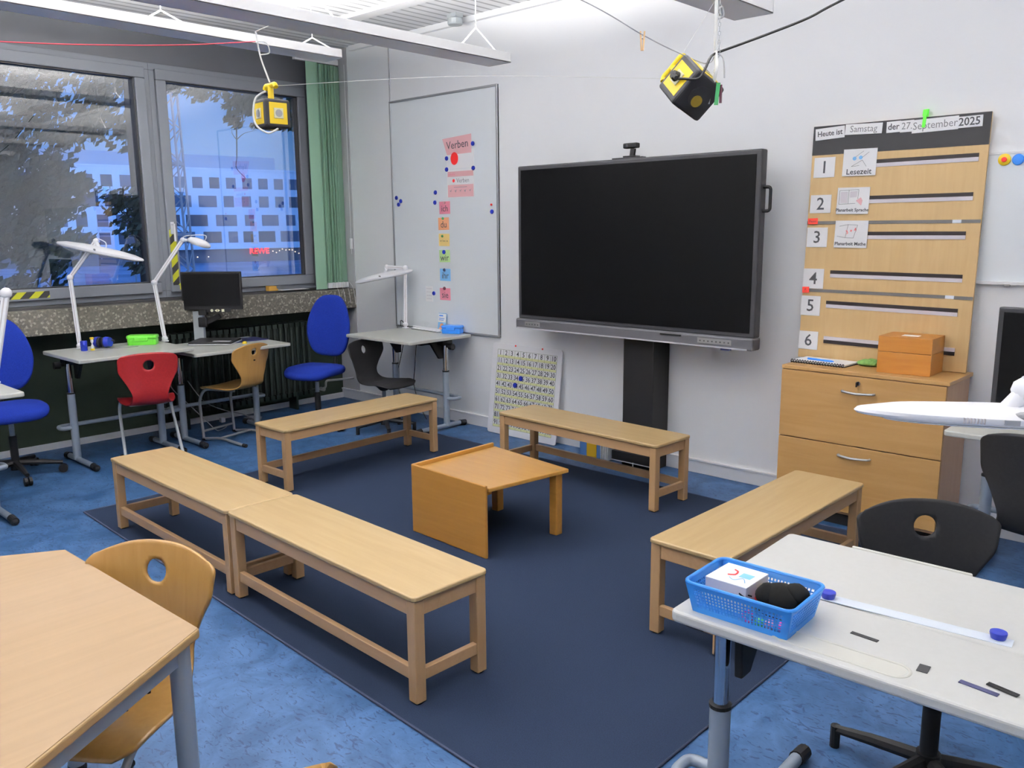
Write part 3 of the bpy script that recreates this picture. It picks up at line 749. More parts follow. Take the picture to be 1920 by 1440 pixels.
# local: x flipped, +y is towards the camera
b = B(); yl = .05
b.prism(rrect(1.36, .705 / 2 + yl, .02, 4, 0, (-.3525 + yl) / 2), .030, Matrix.Translation((0, 0, HF - .030))); b.obj('tabletop', 'desk_near', fd, bevel=.008, seg=3)
b = B(); b.prism(rrect(1.36, .3525 - yl - .002, .02, 4, 0, (.3525 + yl + .002) / 2), .030, Matrix.Translation((0, 0, HF - .030))); b.obj('tabletop_flap', 'desk_near', fd, bevel=.008, seg=3)
b = B(); b.bb(.17, .49, -.362, -.350, HF - .012, HF + .003); b.obj('back_ledge', 'edge_near', fd, bevel=.004)
# pencil tray rim (stadium)
st = [(p[0], p[1], HF - .0018) for p in rrect(.30, .062, .030, 6, .285, .295)]
b = B(); b.tube(st, .0045, 8, closed=True); b.obj('pencil_tray_rim', 'edge_near', fd, smooth=True)
b = B(); b.prism(rrect(.288, .052, .025, 6, .285, .295), .0004, Matrix.Translation((0, 0, HF))); b.obj('pencil_tray', 'edge_near', fd)

# ================================================================ TRAPEZOID TABLE
t = thing('trapezoid_table', 'beech-topped trapezoid table with grey frame beside the honey plywood chair', 'table', (0, 0, 0))
HT = .72
tp = [(-.985, -4.175), (-.175, -4.150), (.255, -4.86), (-1.43, -4.91)]
def inset_poly(P, d):
    out = []; n = len(P)
    for i in range(n):
        p0, p1, p2 = (Vector(P[i - 1]), Vector(P[i]), Vector(P[(i + 1) % n]))
        a = (p1 - p0).normalized(); c = (p2 - p1).normalized()
        na, nc = Vector((a.y, -a.x)), Vector((c.y, -c.x)); bis = (na + nc).normalized()
        out.append(p1 + bis * d / max(.2, bis.dot(na)))
    return [(q.x, q.y) for q in out]
b = B(); b.prism(tp, .026, Matrix.Translation((0, 0, HT - .026))); o = b.obj('tabletop', 'tableedge', t, bevel=.006, seg=3)
b = B(); b.prism(inset_poly(tp, .004), .0012, Matrix.Translation((0, 0, HT - .0003))); b.obj('laminate', 'tablewood', t, bevel=.0)
ip = inset_poly(tp, .045)
for i in range(4):
    a, c = Vector(ip[i]), Vector(ip[(i + 1) % 4]); dd = (c - a); an = math.atan2(dd.y, dd.x); mid = (a + c) / 2
    b = B(); b.box((mid.x, mid.y, HT - .055), (dd.length, .022, .055), Matrix.Rotation(an, 3, 'Z')); b.obj('frame_rail', 'steel', t, bevel=.002)
for p in ip:
    b = B(); b.tube([(p[0], p[1], .004), (p[0], p[1], HT - .03)], .026, 18); l = b.obj('leg', 'steel', t, smooth=True)
    b = B(); b.tube([(p[0], p[1], 0), (p[0], p[1], .02)], .028, 14); b.obj('foot_cap', 'black', l)

# ================================================================ DESK LAMPS
def orient(ax, nz):
    X = Vector(ax).normalized(); Z = Vector(nz); Z = (Z - X * Z.dot(X)).normalized(); Y = Z.cross(X)
    return Matrix((X, Y, Z)).transposed()
def desk_lamp(label, base, elbow, wrist, head, axis, nrm=(0, 0, 1), Lh=.50, Wh=.16, clamp_z=.80, arms=.016, badge=True, flat=1.0, vents=False):
    t = thing('desk_lamp', label, 'lamp', base, group='white arm lamps on the desks')
    bs = Vector(base)
    def rel(p): return Vector(p) - bs
    b = B(); zz = clamp_z - base[2]
    b.bb(-.022, .022, -.022, .022, zz + .001, zz + .012); b.tube([(0, 0, zz + .01), (0, 0, .0)], .013, 12); b.obj('clamp', 'white', t, bevel=.003)
    b = B(); b.ball((0, 0, 0), .024); b.obj('lower_joint', 'white', t, smooth=True)
    E_, W_ = rel(elbow), rel(wrist); side = Vector((.73, .68, 0)) * arms * .55
    def arm(p, q, nm):
        b = B(); d = (q - p); ln = d.length; M3 = orient(d, (-.67, .72, .15))
        b.box((p + q) / 2, (ln, arms * 1.9, arms * 1.15), M3)
        o = b.obj(nm, 'white', t, bevel=arms * .3)
        b = B(); b.box((p + q) / 2 + M3 @ Vector((0, 0, -arms * .58)), (ln * .92, arms * .35, .002), M3); b.obj('groove', 'cardboard', o)
    arm(Vector((0, 0, 0)), E_, 'lower_arm'); arm(E_, W_, 'upper_arm')
    b = B(); b.ball(E_, arms * 1.55); b.obj('elbow_joint', 'white', t, smooth=True)
    H_ = rel(head); M3 = orient(axis, nrm)
    if head is not None and Lh:
        b = B(); b.ball(W_, arms * 1.3); b.tube([W_, H_ + M3 @ Vector((0, 0, .012))], arms * .8, 10); b.obj('head_joint', 'white', t, smooth=True)
        b = B(); prof = [(.30, -.014), (.42, -.018), (.49, -.008), (.5, .0), (.49, .010), (.40, .024), (.22, .034), (.05, .037)]
        M4 = M3.to_4x4()
        b.lathe([(r * 1.0, z * flat) for r, z in prof], 40, H_, Lh, Wh, M3)
        hd = b.obj('lamp_head', 'white', t, smooth=True)
        if vents:
            b = B()
            for k in range(7):
                xv = -.118 + k * .0065; yv = -Wh * .5 * math.sqrt(1 - (xv / (Lh * .5)) ** 2)
                b.box(H_ + M3 @ Vector((xv, yv + .0015, .001)), (.0022, .006, .011), M3)
            b.obj('vent', 'cardboard', hd)
            b = B(); b.box(H_ + M3 @ Vector((-.026, -Wh * .497, .001)), (.030, .003, .010), M3); b.obj('rating_plate', 'alu', hd)
        b = B(); b.lathe([(.40, -.0155), (.40, -.013)], 32, H_, Lh, Wh, M3); b.obj('diffuser', 'paper', hd)
        if badge:
            b = B(); b.ball(H_ + M3 @ Vector((0.0, -Wh * .44, .012)), .015, sc=(1.2, .5, .7)); b.obj('badge', 'greyink', hd)
        b = B(); b.tube(curve_pts([W_, W_ + (H_ - W_) * .2 + Vector((0, 0, .035)), H_ + M3 @ Vector((.03, 0, .075)), H_ + M3 @ Vector((.04, 0, .03))]), .004, 6); b.obj('cable', 'white', t)
    return t
cr_ = Vector((.7305, .6828, -.008))
desk_lamp('white arm lamp with a wide oval head tilted over the blue tin', (-4.900, -2.674, .850), (-5.010, -2.655, 1.352), (-4.890, -2.490, 1.618), (-4.860, -2.478, 1.540),
          (.757, .655, -.213), (.08, .1, 1), Lh=.66, Wh=.20, clamp_z=HL1)
desk_lamp('white arm lamp with a small folded head standing between the two window desks', (-4.825, -2.060, .850), (-4.950, -2.052, 1.284), (-4.828, -1.850, 1.615), (-4.730, -1.765, 1.590),
          (.62, .55, -.30), (.2, .1, 1), Lh=.19, Wh=.10, clamp_z=HL1, badge=False)
desk_lamp('white arm lamp with slanted flat head on the whiteboard desk', (-4.19, -.13, .838), (-4.155, -.14, 1.345), (-4.34, -.20, 1.352), (-4.36, -.22, 1.265),
          (.85, .42, .19), (-.2, -.2, 1), Lh=.58, Wh=.20, clamp_z=HTR)
desk_lamp('white arm lamp bent sideways beside the blue chair', (-3.935, -3.515, .852), (-3.950, -3.400, 1.330), (-4.167, -3.600, 1.185), (-4.25, -3.72, 1.12),
          (-.7, -.68, -.1), (0, 0, 1), Lh=.50, Wh=.18, clamp_z=HL0, arms=.022)
desk_lamp('large white lamp head reaching in front of the filing cabinet', (1.86, -2.98, .80), (1.93, -2.75, 1.20), (1.335, -3.075, 1.352), (1.308, -3.104, 1.299),
          (.745, .66, -.045), (0, 0, 1), Lh=.62, Wh=.15, clamp_z=HF, arms=.022, flat=.62, vents=True)

# ================================================================ THINGS ON THE WINDOW DESKS
def lunchbox(label, m, c, rot, w, d, h, grp=None):
    t = thing('pencil_case', label, 'pencil case', c, rot, grp)
    b = B(); b.prism(rrect(w * .94, d * .94, .02), h * .62); b.obj('body', m, t, bevel=.004)
    b = B(); b.prism(rrect(w, d, .022), h * .38, Matrix.Translation((0, 0, h * .62))); b.obj('lid', m, t, bevel=.012, seg=3)
    b = B(); b.bb(-w * .22, w * .22, -d / 2 - .006, -d / 2 + .004, h * .42, h * .82); b.obj('latch', m, t, bevel=.004)
    return t
lunchbox('lime green plastic pencil case on the window desk', 'green', (-4.80, -2.245, HL1), d2(52), .225, .11, .075)
lunchbox('bright blue plastic pencil case on the whiteboard desk corner', 'blueplastic', (-3.60, -.10, HTR), d2(25), .185, .10, .070)
t = thing('blue_tin', 'small dark blue stacked tin at the foot of the wide lamp', 'tin', (-4.79, -2.685, HL1))
b = B(); b.lathe([(.022, 0), (.024, .003), (.024, .034), (.021, .036)], 18); b.obj('lower_tin', 'navy', t, smooth=True)
b = B(); b.lathe([(.021, .036), (.024, .038), (.024, .070), (.022, .073)], 18); b.obj('upper_tin', 'navy', t, smooth=True)
t = thing('sand_timer', 'small sand timer with yellow ends beside the blue tin', 'timer', (-4.765, -2.635, HL1))
b = B(); b.lathe([(.014, 0), (.014, .014)], 14); b.lathe([(.014, .082), (.014, .096)], 14); b.obj('cap', 'yellow', t)
b = B(); b.lathe([(.010, .014), (.011, .03), (.003, .048), (.011, .066), (.010, .082)], 14); b.obj('glass', 'paper', t, smooth=True)
t = thing('earmuffs', 'dark blue ear defenders lying between sand timer and green pencil case', 'earmuffs', (-4.83, -2.535, HL1), d2(35))
for s in (-1, 1):
    b = B(); b.tube([(s * .028, 0, .045), (s * .062, 0, .047)], [.042, .036], 18); b.obj('ear_cup', 'navy', t, smooth=True)
    b = B(); b.tube([(s * .012, 0, .045), (s * .030, 0, .045)], .038, 18); b.obj('ear_pad', 'black', t, smooth=True)
b = B(); b.tube(curve_pts([(-.05, 0, .06), (-.06, .05, .05), (0, .09, .02), (.06, .05, .05), (.05, 0, .06)]), .006, 8); b.obj('headband', 'black', t)
b = B(); b.box((0, 0, .0015), (.012, .36, .003)); o = b.obj('ruler', 'steel_mid'); o.location = (-4.72, -2.50, HL1); o.rotation_euler.z = 0; tag(o, 'thin grey strip lying on the desk in front of the earmuffs', 'ruler')

# reading magnifier monitor
t = thing('monitor', 'small black monitor on a grey column, window desk', 'monitor', (-4.90, -1.52, HL2), math.atan2(.34, .359))
MW, MH = .50, .315
b = B(); b.box((-.06, -.035, .425), (MW, .030, MH)); b.obj('housing', 'black', t, bevel=.006)
b = B(); b.box((-.06, -.051, .432), (MW - .03, .003, MH - .05)); b.obj('screen', 'screen', t)
b = B(); b.box((-.01, -.052, .262), (.20, .004, .028)); b.obj('button_bar', 'black', t)
bb_ = B(); M0 = Matrix.Translation((0, -.055, .262)) @ WALLM
bb_.prism([(.012 * math.cos(2 * PI * k / 14) - .065, .012 * math.sin(2 * PI * k / 14)) for k in range(14)], .002, M0)
bb_.prism([(-.042, 0), (-.022, .012), (-.022, -.012)], .002, M0); bb_.prism([(-.016, -.012), (-.016, .012), (.004, 0)], .002, M0); bb_.prism([(.016, -.011), (.038, -.011), (.038, .011), (.016, .011)], .002, M0)
bb_.obj('icon', 'icon', t)
b = B(); b.bb(-.25, -.165, .0, .05, .0, .25); b.obj('column', 'steel_light', t, bevel=.004)
b = B(); b.box((-.10, .02, .175), (.17, .04, .045), Matrix.Rotation(-.45, 3, 'Y')); b.bb(-.20, -.13, -.02, .02, .12, .20); b.bb(-.19, -.12, -.03, .02, .22, .30); b.obj('arm', 'black', t, bevel=.006)
t = thing('reading_table', 'black sliding reading table with silver edge under the small monitor', 'tray', (-4.80, -1.66, HL2), math.atan2(.34, .359))
b = B(); b.prism(rrect(.36, .30, .02), .008, Matrix.Translation((0, .02, .004))); b.obj('base_plate', 'led', t, bevel=.002)
b = B(); b.prism(rrect(.35, .29, .02), .016, Matrix.Translation((0, .02, .012))); b.obj('plate', 'black', t, bevel=.003)
b = B(); b.bb(.02, .16, -.10, -.06, .028, .032); b.obj('handle', 'led', t)
b = B(); b.prism(rrect(.24, .40, .02), .006); o = b.obj('desk_mat', 'darknavy', bevel=.002); o.location = (-4.80, -1.42, HL2); tag(o, 'dark blue mat lying on the desk behind the plywood chair', 'mat')
b = B(); b.lathe([(.018, 0), (.020, .006), (.014, .018), (.004, .021)], 16); o = b.obj('yellow_button', 'yellow', smooth=True); o.location = (-4.60, -1.50, HL2); tag(o, 'small yellow round knob at the edge of the dark mat', 'button')
# window ledge bits
b = B(); b.box((0, 0, .001), (.10, .30, .002)); o = b.obj('paper_sheet', 'paper'); o.location = (-5.225, -.62, 1.136); tag(o, 'white paper lying on the window ledge beside the blind', 'paper')
b = B(); b.bb(-.03, .03, -.05, .03, 0, .045); b.bb(-.02, .02, .03, .05, 0, .02); o = b.obj('card_box', 'desktidy', bevel=.004); o.location = (-5.235, -.83, 1.135); tag(o, 'small amber box on the window ledge next to the monitor', 'box')

# whiteboard desk items
t = thing('flyer', 'light blue flyer leaning on the whiteboard behind the blue pencil case', 'flyer', (-3.80, -.045, HTR), (-.12, 0, 0))
b = B(); b.bb(-.05, .05, -.002, 0, 0, .155); b.obj('sheet', 'bluep', t)
b = B(); b.bb(-.05, .05, -.003, -.002, .075, .15); b.obj('printed_panel', 'paper', t)
b = B(); b.bb(-.04, .01, -.0035, -.003, .128, .138); b.bb(-.04, .03, -.0035, -.003, .105, .110); b.bb(-.04, .02, -.0035, -.003, .092, .097); b.obj('lettering', 'blueplastic', t)
b = B(); b.ball((.0, -.003, .045), .022, sc=(1.1, .08, 1)); b.ball((-.012, -.003, .02), .014, sc=(1.6, .08, .8)); b.obj('picture', 'orangep', t)
b = B(); b.box((0, 0, .009), (.42, .035, .006)); b.bb(-.21, .21, .012, .017, 0, .03); b.bb(-.20, -.18, -.015, .015, 0, .008); b.bb(.18, .20, -.015, .015, 0, .008); o = b.obj('reading_ledge', 'white', bevel=.002); o.location = (-3.92, -.13, HTR); o.rotation_euler.z = -.10; tag(o, 'white raised ledge strip at the foot of the whiteboard desk lamp', 'ledge')

# ================================================================ WHITEBOARD (large)
t = thing('whiteboard', 'tall enamel whiteboard with word cards and magnets', 'whiteboard', (-3.786, 0, .792))
w, h = 1.344, 2.013
b = B(); b.bb(-w / 2, w / 2, -.014, -.001, 0, h); b.obj('surface', 'board', t)
b = B(); fw = .018
b.bb(-w / 2, w / 2, -.022, -.0005, 0, fw); b.bb(-w / 2, w / 2, -.022, -.0005, h - fw, h); b.bb(-w / 2, -w / 2 + fw, -.022, -.0005, fw, h - fw); b.bb(w / 2 - fw, w / 2, -.022, -.0005, fw, h - fw)
b.obj('frame', 'alu', t, bevel=.003)
YB = -.0145
def card(label, x, z, w, h, m, txt, size, cat='word card', name='word_card', y=YB, rot=0.0, ink='ink', grp='coloured pronoun cards', dx=0, dz=0):
    t = thing(name, label, cat, (x, y, z), (0, rot, 0), grp)
    b = B(); b.bb(-w / 2, w / 2, -.0012, 0, -h / 2, h / 2); b.obj('sheet', m, t)
    if txt: text(txt, size, wt(dx, -.0018, dz), t, ink)
    return t
# Verben heading: slanted pink card
t = thing('word_card', 'pink card reading Verben near the whiteboard top', 'word card', (-3.583, YB, 2.375))
b = B(); b.prism([(-.185, .055), (.165, .075), (.165, -.075), (-.13, -.08)], .0012, WALLM); b.obj('sheet', 'pink', t)
text('Verben', .090, wt(-.002, -.0018, -.002, -.04), t)
t = thing('white_card', 'white card with a big red disc below the Verben card', 'card', (-3.555, YB, 2.255))
b = B(); b.bb(-.165, .165, -.0010, 0, -.075, .075); b.obj('sheet', 'paper', t)
b = B(); b.prism([(.046 * math.cos(2 * PI * k / 28) - .068, .052 * math.sin(2 * PI * k / 28) + .008) for k in range(28)], .0022, WALLM); b.obj('red_disc', 'redp', t)
t = thing('grammar_sheet', 'pink printed sheet with small Verben heading and tiny drawings', 'sheet', (-3.555, YB, 2.060))
b = B(); b.bb(-.165, .165, -.0010, 0, -.12, .115); b.obj('sheet', 'paper', t)
b = B(); b.bb(-.155, .155, -.0016, -.001, .055, .098); b.bb(-.155, .155, -.0016, -.001, -.112, -.012); b.obj('pink_panel', 'pink', t)
b = B(); text_bm(b.bm, 'Verben', .052, wt(.03, -.0022, .020))
for k, xx in enumerate((-.12, -.06, .0, .055, .115)):
    b.prism([(xx - .012, -.055), (xx, -.070 - .006 * (k % 2)), (xx + .014, -.048), (xx + .002, -.060)], .001, Matrix.Translation((0, -.0016, 0)) @ WALLM)
b.bb(-.08, .08, -.0021, -.0016, -.034, -.030); b.obj('print', 'greyink', t)
b = B()
for k in range(5): b.bb(-.145 + k * .017, -.134 + k * .017, -.0020, -.0016, .068, .078 + .004 * (k % 2))
b.obj('faint_print', 'pinkd', t)
b = B(); b.prism([(.014 * math.cos(2 * PI * k / 18) - .082, .014 * math.sin(2 * PI * k / 18) + .022) for k in range(18)], .0016, Matrix.Translation((0, -.001, 0)) @ WALLM); b.obj('red_dot', 'redp', t)
for (lab, x, z, m, s, sz) in (('deep pink card reading ich on the whiteboard', -3.757, 1.862, 'pinkd', 'ich', .075), ('orange card reading du on the whiteboard', -3.775, 1.727, 'orangep', 'du', .080),
                              ('yellow card with small script above the wir card', -3.773, 1.590, 'yellowp', 'er / sie / es', .022), ('pale green card reading wir on the whiteboard', -3.771, 1.452, 'greenpp', 'wir', .080),
                              ('light blue card reading ihr on the whiteboard', -3.769, 1.290, 'bluep', 'ihr', .080), ('pink card reading sie, lowest in its row of cards', -3.775, 1.122, 'pinkd', 'sie', .080)):
    card(lab, x, z, .135, .105, m, s, sz, dz=-.008 if s != 'wir' else -.016, rot=random.uniform(-.03, .03))
t = card('small white slip with faint lines beside the pink sie card', -3.985, 1.115, .095, .135, 'paper', None, 0, cat='paper slip', name='paper_slip', grp=None)
b = B()
for k in range(4): b.bb(-.035, .035, -.0018, -.0012, .045 - k * .03, .049 - k * .03)
b.obj('faint_lines', 'lilacpaper', t)
def magnet(label, x, z, m='navy', r=.0185, y=None, grp='round magnets on the whiteboard'):
    b = B(); b.lathe([(r, 0), (r, .005), (r * .86, .0085), (r * .3, .009)], 20, M=Matrix.Rotation(PI / 2, 3, 'X')); o = b.obj('magnet', m, smooth=True)
    o.location = (x, (YB - .0012) if y is None else y, z); return tag(o, label, 'magnet', grp)
magnet('blue magnet holding the end of the pink Verben card', -3.398, 2.369); magnet('blue magnet beside the big red disc', -3.716, 2.269)
magnet('blue magnet at the upper corner of the pink sheet below the red disc', -3.719, 2.178); magnet('blue magnet at the pink sheet corner directly under the white card end', -3.397, 2.174)
magnet('blue magnet, top one of the close trio at the whiteboard edge', -4.396, 1.963); magnet('blue magnet of the trio lying towards the word cards', -4.337, 1.933); magnet('blue magnet, lowest of the close trio', -4.369, 1.903)
magnet('blue magnet on bare board, upper of a pair beside the ich card', -3.868, 1.993); magnet('blue magnet on bare board, lower of a pair beside the ich card', -3.878, 1.908)
magnet('tiny red magnet on the whiteboard edge near the big screen', -3.193, 1.875, 'redp', .009); magnet('single blue magnet under the tiny red one near the big screen', -3.188, 1.818)
magnet('small green magnet on the orange du card', -3.780, 1.772, 'greenp', .011); magnet('small green magnet on the yellow card', -3.792, 1.622, 'greenp', .011)
magnet('blue magnet on the pale green wir card', -3.776, 1.486); magnet('dark navy magnet on the blue ihr card', -3.775, 1.332, 'darknavy', .015)
magnet('dark maroon magnet on the pink sie card', -3.780, 1.172, 'maroon', .015); magnet('blue magnet on the white slip beside the sie card', -3.921, 1.123)
magnet('small pale pink magnet on the deep pink ich card', -3.757, 1.905, 'pink', .011)

# small whiteboard behind the schedule board
t = thing('wall_whiteboard', 'white wall board partly hidden behind the timetable board', 'whiteboard', (1.45, 0, 1.385))
b = B(); b.bb(-1.15, 1.15, -.012, -.001, 0, .66); b.obj('surface', 'board', t)
b = B(); b.bb(-1.16, 1.16, -.016, -.0005, .655, .668); b.bb(-1.16, 1.16, -.03, -.0005, -.012, .004); b.obj('frame', 'base', t, bevel=.002)
b = B(); b.bb(-.88, -.855, -.03, -.01, -.018, -.008); b.obj('clip', 'steel_mid', t)
magnet('yellow ring magnet with red centre beside the timetable board', .512, 2.013, 'yellow', .030, y=-.0125, grp='magnets on the wall board')
o = magnet('red centre button on the yellow ring magnet', .512, 2.013, 'redp', .013, y=-.0215, grp='magnets on the wall board')
magnet('plain blue magnet next to the yellow ring magnet', .575, 2.010, 'blueplastic', .028, y=-.0125, grp='magnets on the wall board')

# ================================================================ BIG SCREEN
t = thing('interactive_screen', 'huge black interactive display on a dark column stand', 'screen', (-1.673, -.292, .934))
W2, Ht = 1.95, 1.20
b = B(); b.bb(-W2 / 2, W2 / 2, 0, .075, .075, Ht); b.obj('housing', 'tv', t, bevel=.010, seg=3)
b = B(); b.bb(-W2 / 2 + .032, W2 / 2 - .032, -.003, .004, .105, Ht - .030); b.obj('panel', 'screen', t)
b = B(); b.bb(-W2 / 2 - .006, W2 / 2 + .006, -.028, .075, .0, .078); b.obj('lower_bar', 'tv_low', t, bevel=.012, seg=3)
b = B(); b.bb(-W2 / 2 + .01, W2 / 2 - .03, -.031, -.020, .003, .012); b.obj('trim_line', 'led', t)
for x0, x1 in ((-.885, -.735), (.60, .84)):
    b = B(); b.bb(x0, x1, -.030, -.028, .025, .058); p = b.obj('port_panel', 'steel_mid', t)
    b = B()
    for k in range(8 if x0 > 0 else 5): xx = x0 + .02 + k * (x1 - x0 - .04) / (7 if x0 > 0 else 4); b.bb(xx - .005, xx + .005, -.0312, -.030, .036, .044)
    b.obj('port', 'gasket', p)
b = B(); b.bb(.32, .48, -.034, -.028, .055, .066); b.obj('pen', 'black', t, bevel=.002)
b = B(); b.bb(.76, .82, -.02, .01, -.010, .003); b.obj('sensor_tab', 'darknavy', t)
b = B(); b.tube(fillet([(W2 / 2 - .005, .04, Ht - .22), (W2 / 2 + .045, .04, Ht - .22), (W2 / 2 + .045, .04, Ht - .36), (W2 / 2 - .005, .04, Ht - .36)], .02), .010, 8); b.obj('side_handle', 'black', t, smooth=True)
b = B(); b.bb(-.12, .12, .01, .06, Ht - .002, Ht + .008); b.obj('top_mount', 'tv', t)
t = thing('webcam', 'small black webcam on top of the big screen', 'webcam', (-1.655, -.252, 2.142))
b = B(); b.bb(-.05, .05, -.03, .03, 0, .010); b.box((.01, 0, .03), (.035, .02, .055), Matrix.Rotation(.15, 3, 'Y')); b.obj('stand', 'black', t, bevel=.003)
b = B(); b.bb(-.055, .055, -.025, .020, .058, .092); b.obj('camera_body', 'black', t, bevel=.008); 
b = B(); b.cyl((-.02, -.026, .075), (-.02, -.022, .075), .010, 14); b.obj('lens', 'chrome', t)
t = thing('screen_column', 'black floor column carrying the big screen', 'stand', (-1.60, -.12, 0))
b = B(); b.bb(-.125, .125, -.09, .11, .0, 1.5); b.obj('column', 'black', t, bevel=.004)
b = B(); b.bb(-.17, .17, -.15, -.091, .05, .12); b.tube([(-.16, -.155, .06), (.16, -.155, .06)], .003, 6); b.obj('tray', 'black', t)
b = B(); b.tube([(.02, -.16, .005), (.02, -.16, .06)], .004, 8); b.tube([(-.18, -.16, .055), (.18, -.16, .055)], .003, 6); b.obj('wire_stand', 'whitemetal', t)
b = B(); b.bb(-.115, .09, -.02, .02, 0, .26); o = b.obj('ring_binder', 'bluecover', bevel=.004); o.location = (-2.02, -.16, 0.0); tag(o, 'blue folder standing on the floor behind the bench', 'folder')
b = B(); b.bb(-.045, .045, -.003, 0, 0, .13); o = b.obj('yellow_booklet', 'mustard'); o.location = (-2.02, -.181, .0); tag(o, 'mustard yellow booklet in front of the blue folder', 'booklet')
for k in range(4):
    b = B(); b.box((0, 0, .12), (.006, .16, .235), Matrix.Rotation(.03 * k, 3, 'Y')); o = b.obj('paper_folder', 'paper'); o.location = (-1.915 + .022 * k, -.13 , .003)
    tag(o, ('white paper folder standing upright next to the blue folder', 'white paper folder, second from the blue folder', 'white paper folder, third from the blue folder', 'white paper folder closest to the black column')[k], 'folder', 'white folders beside the screen column')

# ================================================================ HUNDRED CHART
lean = -math.asin(.088 / .74)
t = thing('hundred_chart', 'white number chart from 1 to 100 leaning against the wall', 'number chart', (-2.805, -.108, .004), (lean, 0, 0))
cw, ch = .75, .75
b = B(); b.prism(rrect(cw, ch, .02, 4, 0, ch / 2), .008, WALLM); b.obj('board', 'white', t)
g0x, g1x, g0z, g1z = -.315, .325, .055, .70; cs = (g1x - g0x) / 10; rs = (g1z - g0z) / 10
YC = -.0082
b = B()
for r in range(10): b.bb(g0x, g1x, YC - .0006, YC, g1z - (r + 1) * rs, g1z - (r + 1) * rs + rs * .30)
b.obj('yellow_band', 'chartyel', t)
b = B()
for i in range(11): b.bb(g0x + i * cs - .001, g0x + i * cs + .001, YC - .0010, YC, g0z, g1z)
for r in range(11): b.bb(g0x, g1x, YC - .0010, YC, g0z + r * rs - .001, g0z + r * rs + .001)
b.obj('grid_line', 'linegrn', t)
b = B()
for n in range(1, 101):
    r, cidx = divmod(n - 1, 10)
    text_bm(b.bm, str(n), .056, wt(g0x + (cidx + .5) * cs, YC - .0012, g1z - (r + .42) * rs), weight=.0008, sx=.88 if n < 100 else .72)
b.obj('lettering', 'ink', t)
b = B()
for x in (-.12, .17): b.ball((x, -.010, .742), .008, sc=(1, .6, 1))
b.obj('red_marker', 'redp', t)
cl, sl = math.cos(-lean), math.sin(-lean)
for lab, c_, r_2 in (('round blue magnet covering 35 on the number chart', 4.35, 3.35), ('round blue magnet covering 44 on the number chart', 3.45, 4.3)):
    lx, lz = g0x + c_ * cs, g1z - r_2 * rs
    magnet(lab, -2.805 + lx, .004 + lz * cl, r=.021, y=-.108 + lz * sl - .0095 * cl, grp='magnets on the number chart').rotation_euler = (lean, 0, 0)

# ================================================================ FILING CABINET
t = thing('filing_cabinet', 'beech filing cabinet with deep drawers below the timetable board', 'cabinet', (0, -.215, 0))
hw = .4465
b = B(); b.bb(-hw, hw, -.190, .19, .07, .873); b.obj('body', 'cab_side', t, bevel=.002)
b = B(); b.bb(-hw - .002, hw + .012, -.207, .200, .873, .895); b.obj('top_board', 'cab', t, bevel=.003)
b = B(); b.bb(-hw + .03, hw - .03, -.17, .18, 0, .07); b.obj('plinth', 'black', t)
for (z0, z1, hz) in ((.480, .869, .785), (.090, .474, .420)):
    b = B(); b.bb(-hw + .001, hw - .001, -.210, -.191, z0, z1); dr = b.obj('drawer', 'cab', t, bevel=.0015)
    b = B(); b.tube(curve_pts([(-.085, -.210, hz), (-.075, -.232, hz), (0, -.240, hz - .004), (.078, -.232, hz), (.088, -.210, hz)], 5), .0065, 8); b.obj('handle', 'alu', dr, smooth=True)
b = B(); b.cyl((-.002, -.207, .835), (-.002, -.216, .835), .012, 14); lk = b.obj('lock', 'chrome', t, smooth=True)
b = B(); b.box((-.006, -.225, .830), (.004, .018, .026)); b.obj('key', 'black', lk)

ZT = .895
t = thing('wooden_box', 'orange varnished finger-jointed box on top of the filing cabinet', 'box', (.190, -.205, ZT), d2(2))
b = B(); b.bb(-.137, .137, -.128, .105, 0, .115); b.obj('body', 'boxwood', t, bevel=.002)
b = B(); b.bb(-.137, .137, -.128, .105, .1165, .200); b.obj('lid', 'boxwood', t, bevel=.002)
b = B(); b.bb(-.04, .045, -.06, .0, .200, .2012); b.obj('label_sticker', 'paper', t)
b = B()
for k in range(13): b.bb(.1365, .1375, -.1285, -.1275 + .012, .008 + k * .015, .013 + k * .015)
b.obj('finger_joint', 'orange_d', t)
t = thing('spiral_notebook', 'open spiral notebook with white pages on the filing cabinet', 'notebook', (-.285, -.225, ZT), d2(-3))
b = B(); b.bb(-.165, .165, -.08, .11, 0, .004); b.obj('cover', 'black', t)
b = B(); b.bb(-.160, .160, -.075, .108, .004, .013); b.obj('pages', 'paper', t, bevel=.001)
b = B()
for k in range(20): x = -.155 + k * .0163; b.tube([(x, -.085 + .012 * math.cos(a), .008 + .010 * math.sin(a)) for a in [2 * PI * q / 8 for q in range(8)]], .0024, 5, closed=True)
b.obj('spiral', 'black', t)
b = B(); b.tube([(-.08, 0, 0), (.07, 0, 0)], .006, 10); b.tube([(.07, 0, 0), (.085, 0, 0)], [.006, .002], 10); o = b.obj('blue_pen', 'blueplastic', smooth=True); o.location = (-.30, -.24, ZT + .019); o.rotation_euler.z = -.12; tag(o, 'light blue pen lying on the open notebook', 'pen')
b = B(); b.ball((0, 0, .018), .05, sc=(1.2, .8, .42), noise=.08); b.ball((.02, .01, .026), .035, sc=(1.1, .8, .5), noise=.08); o = b.obj('green_cloth', 'cloth', smooth=True); o.location = (-.05, -.17, ZT); tag(o, 'crumpled green cloth between notebook and wooden box', 'cloth')
b = B(); b.prism(rrect(.09, .06, .01), .004); o = b.obj('black_pad', 'black'); o.location = (.03, -.03 - .12, ZT); o.location = (.012, -.12, ZT); tag(o, 'thin dark pad under the green cloth', 'pad')

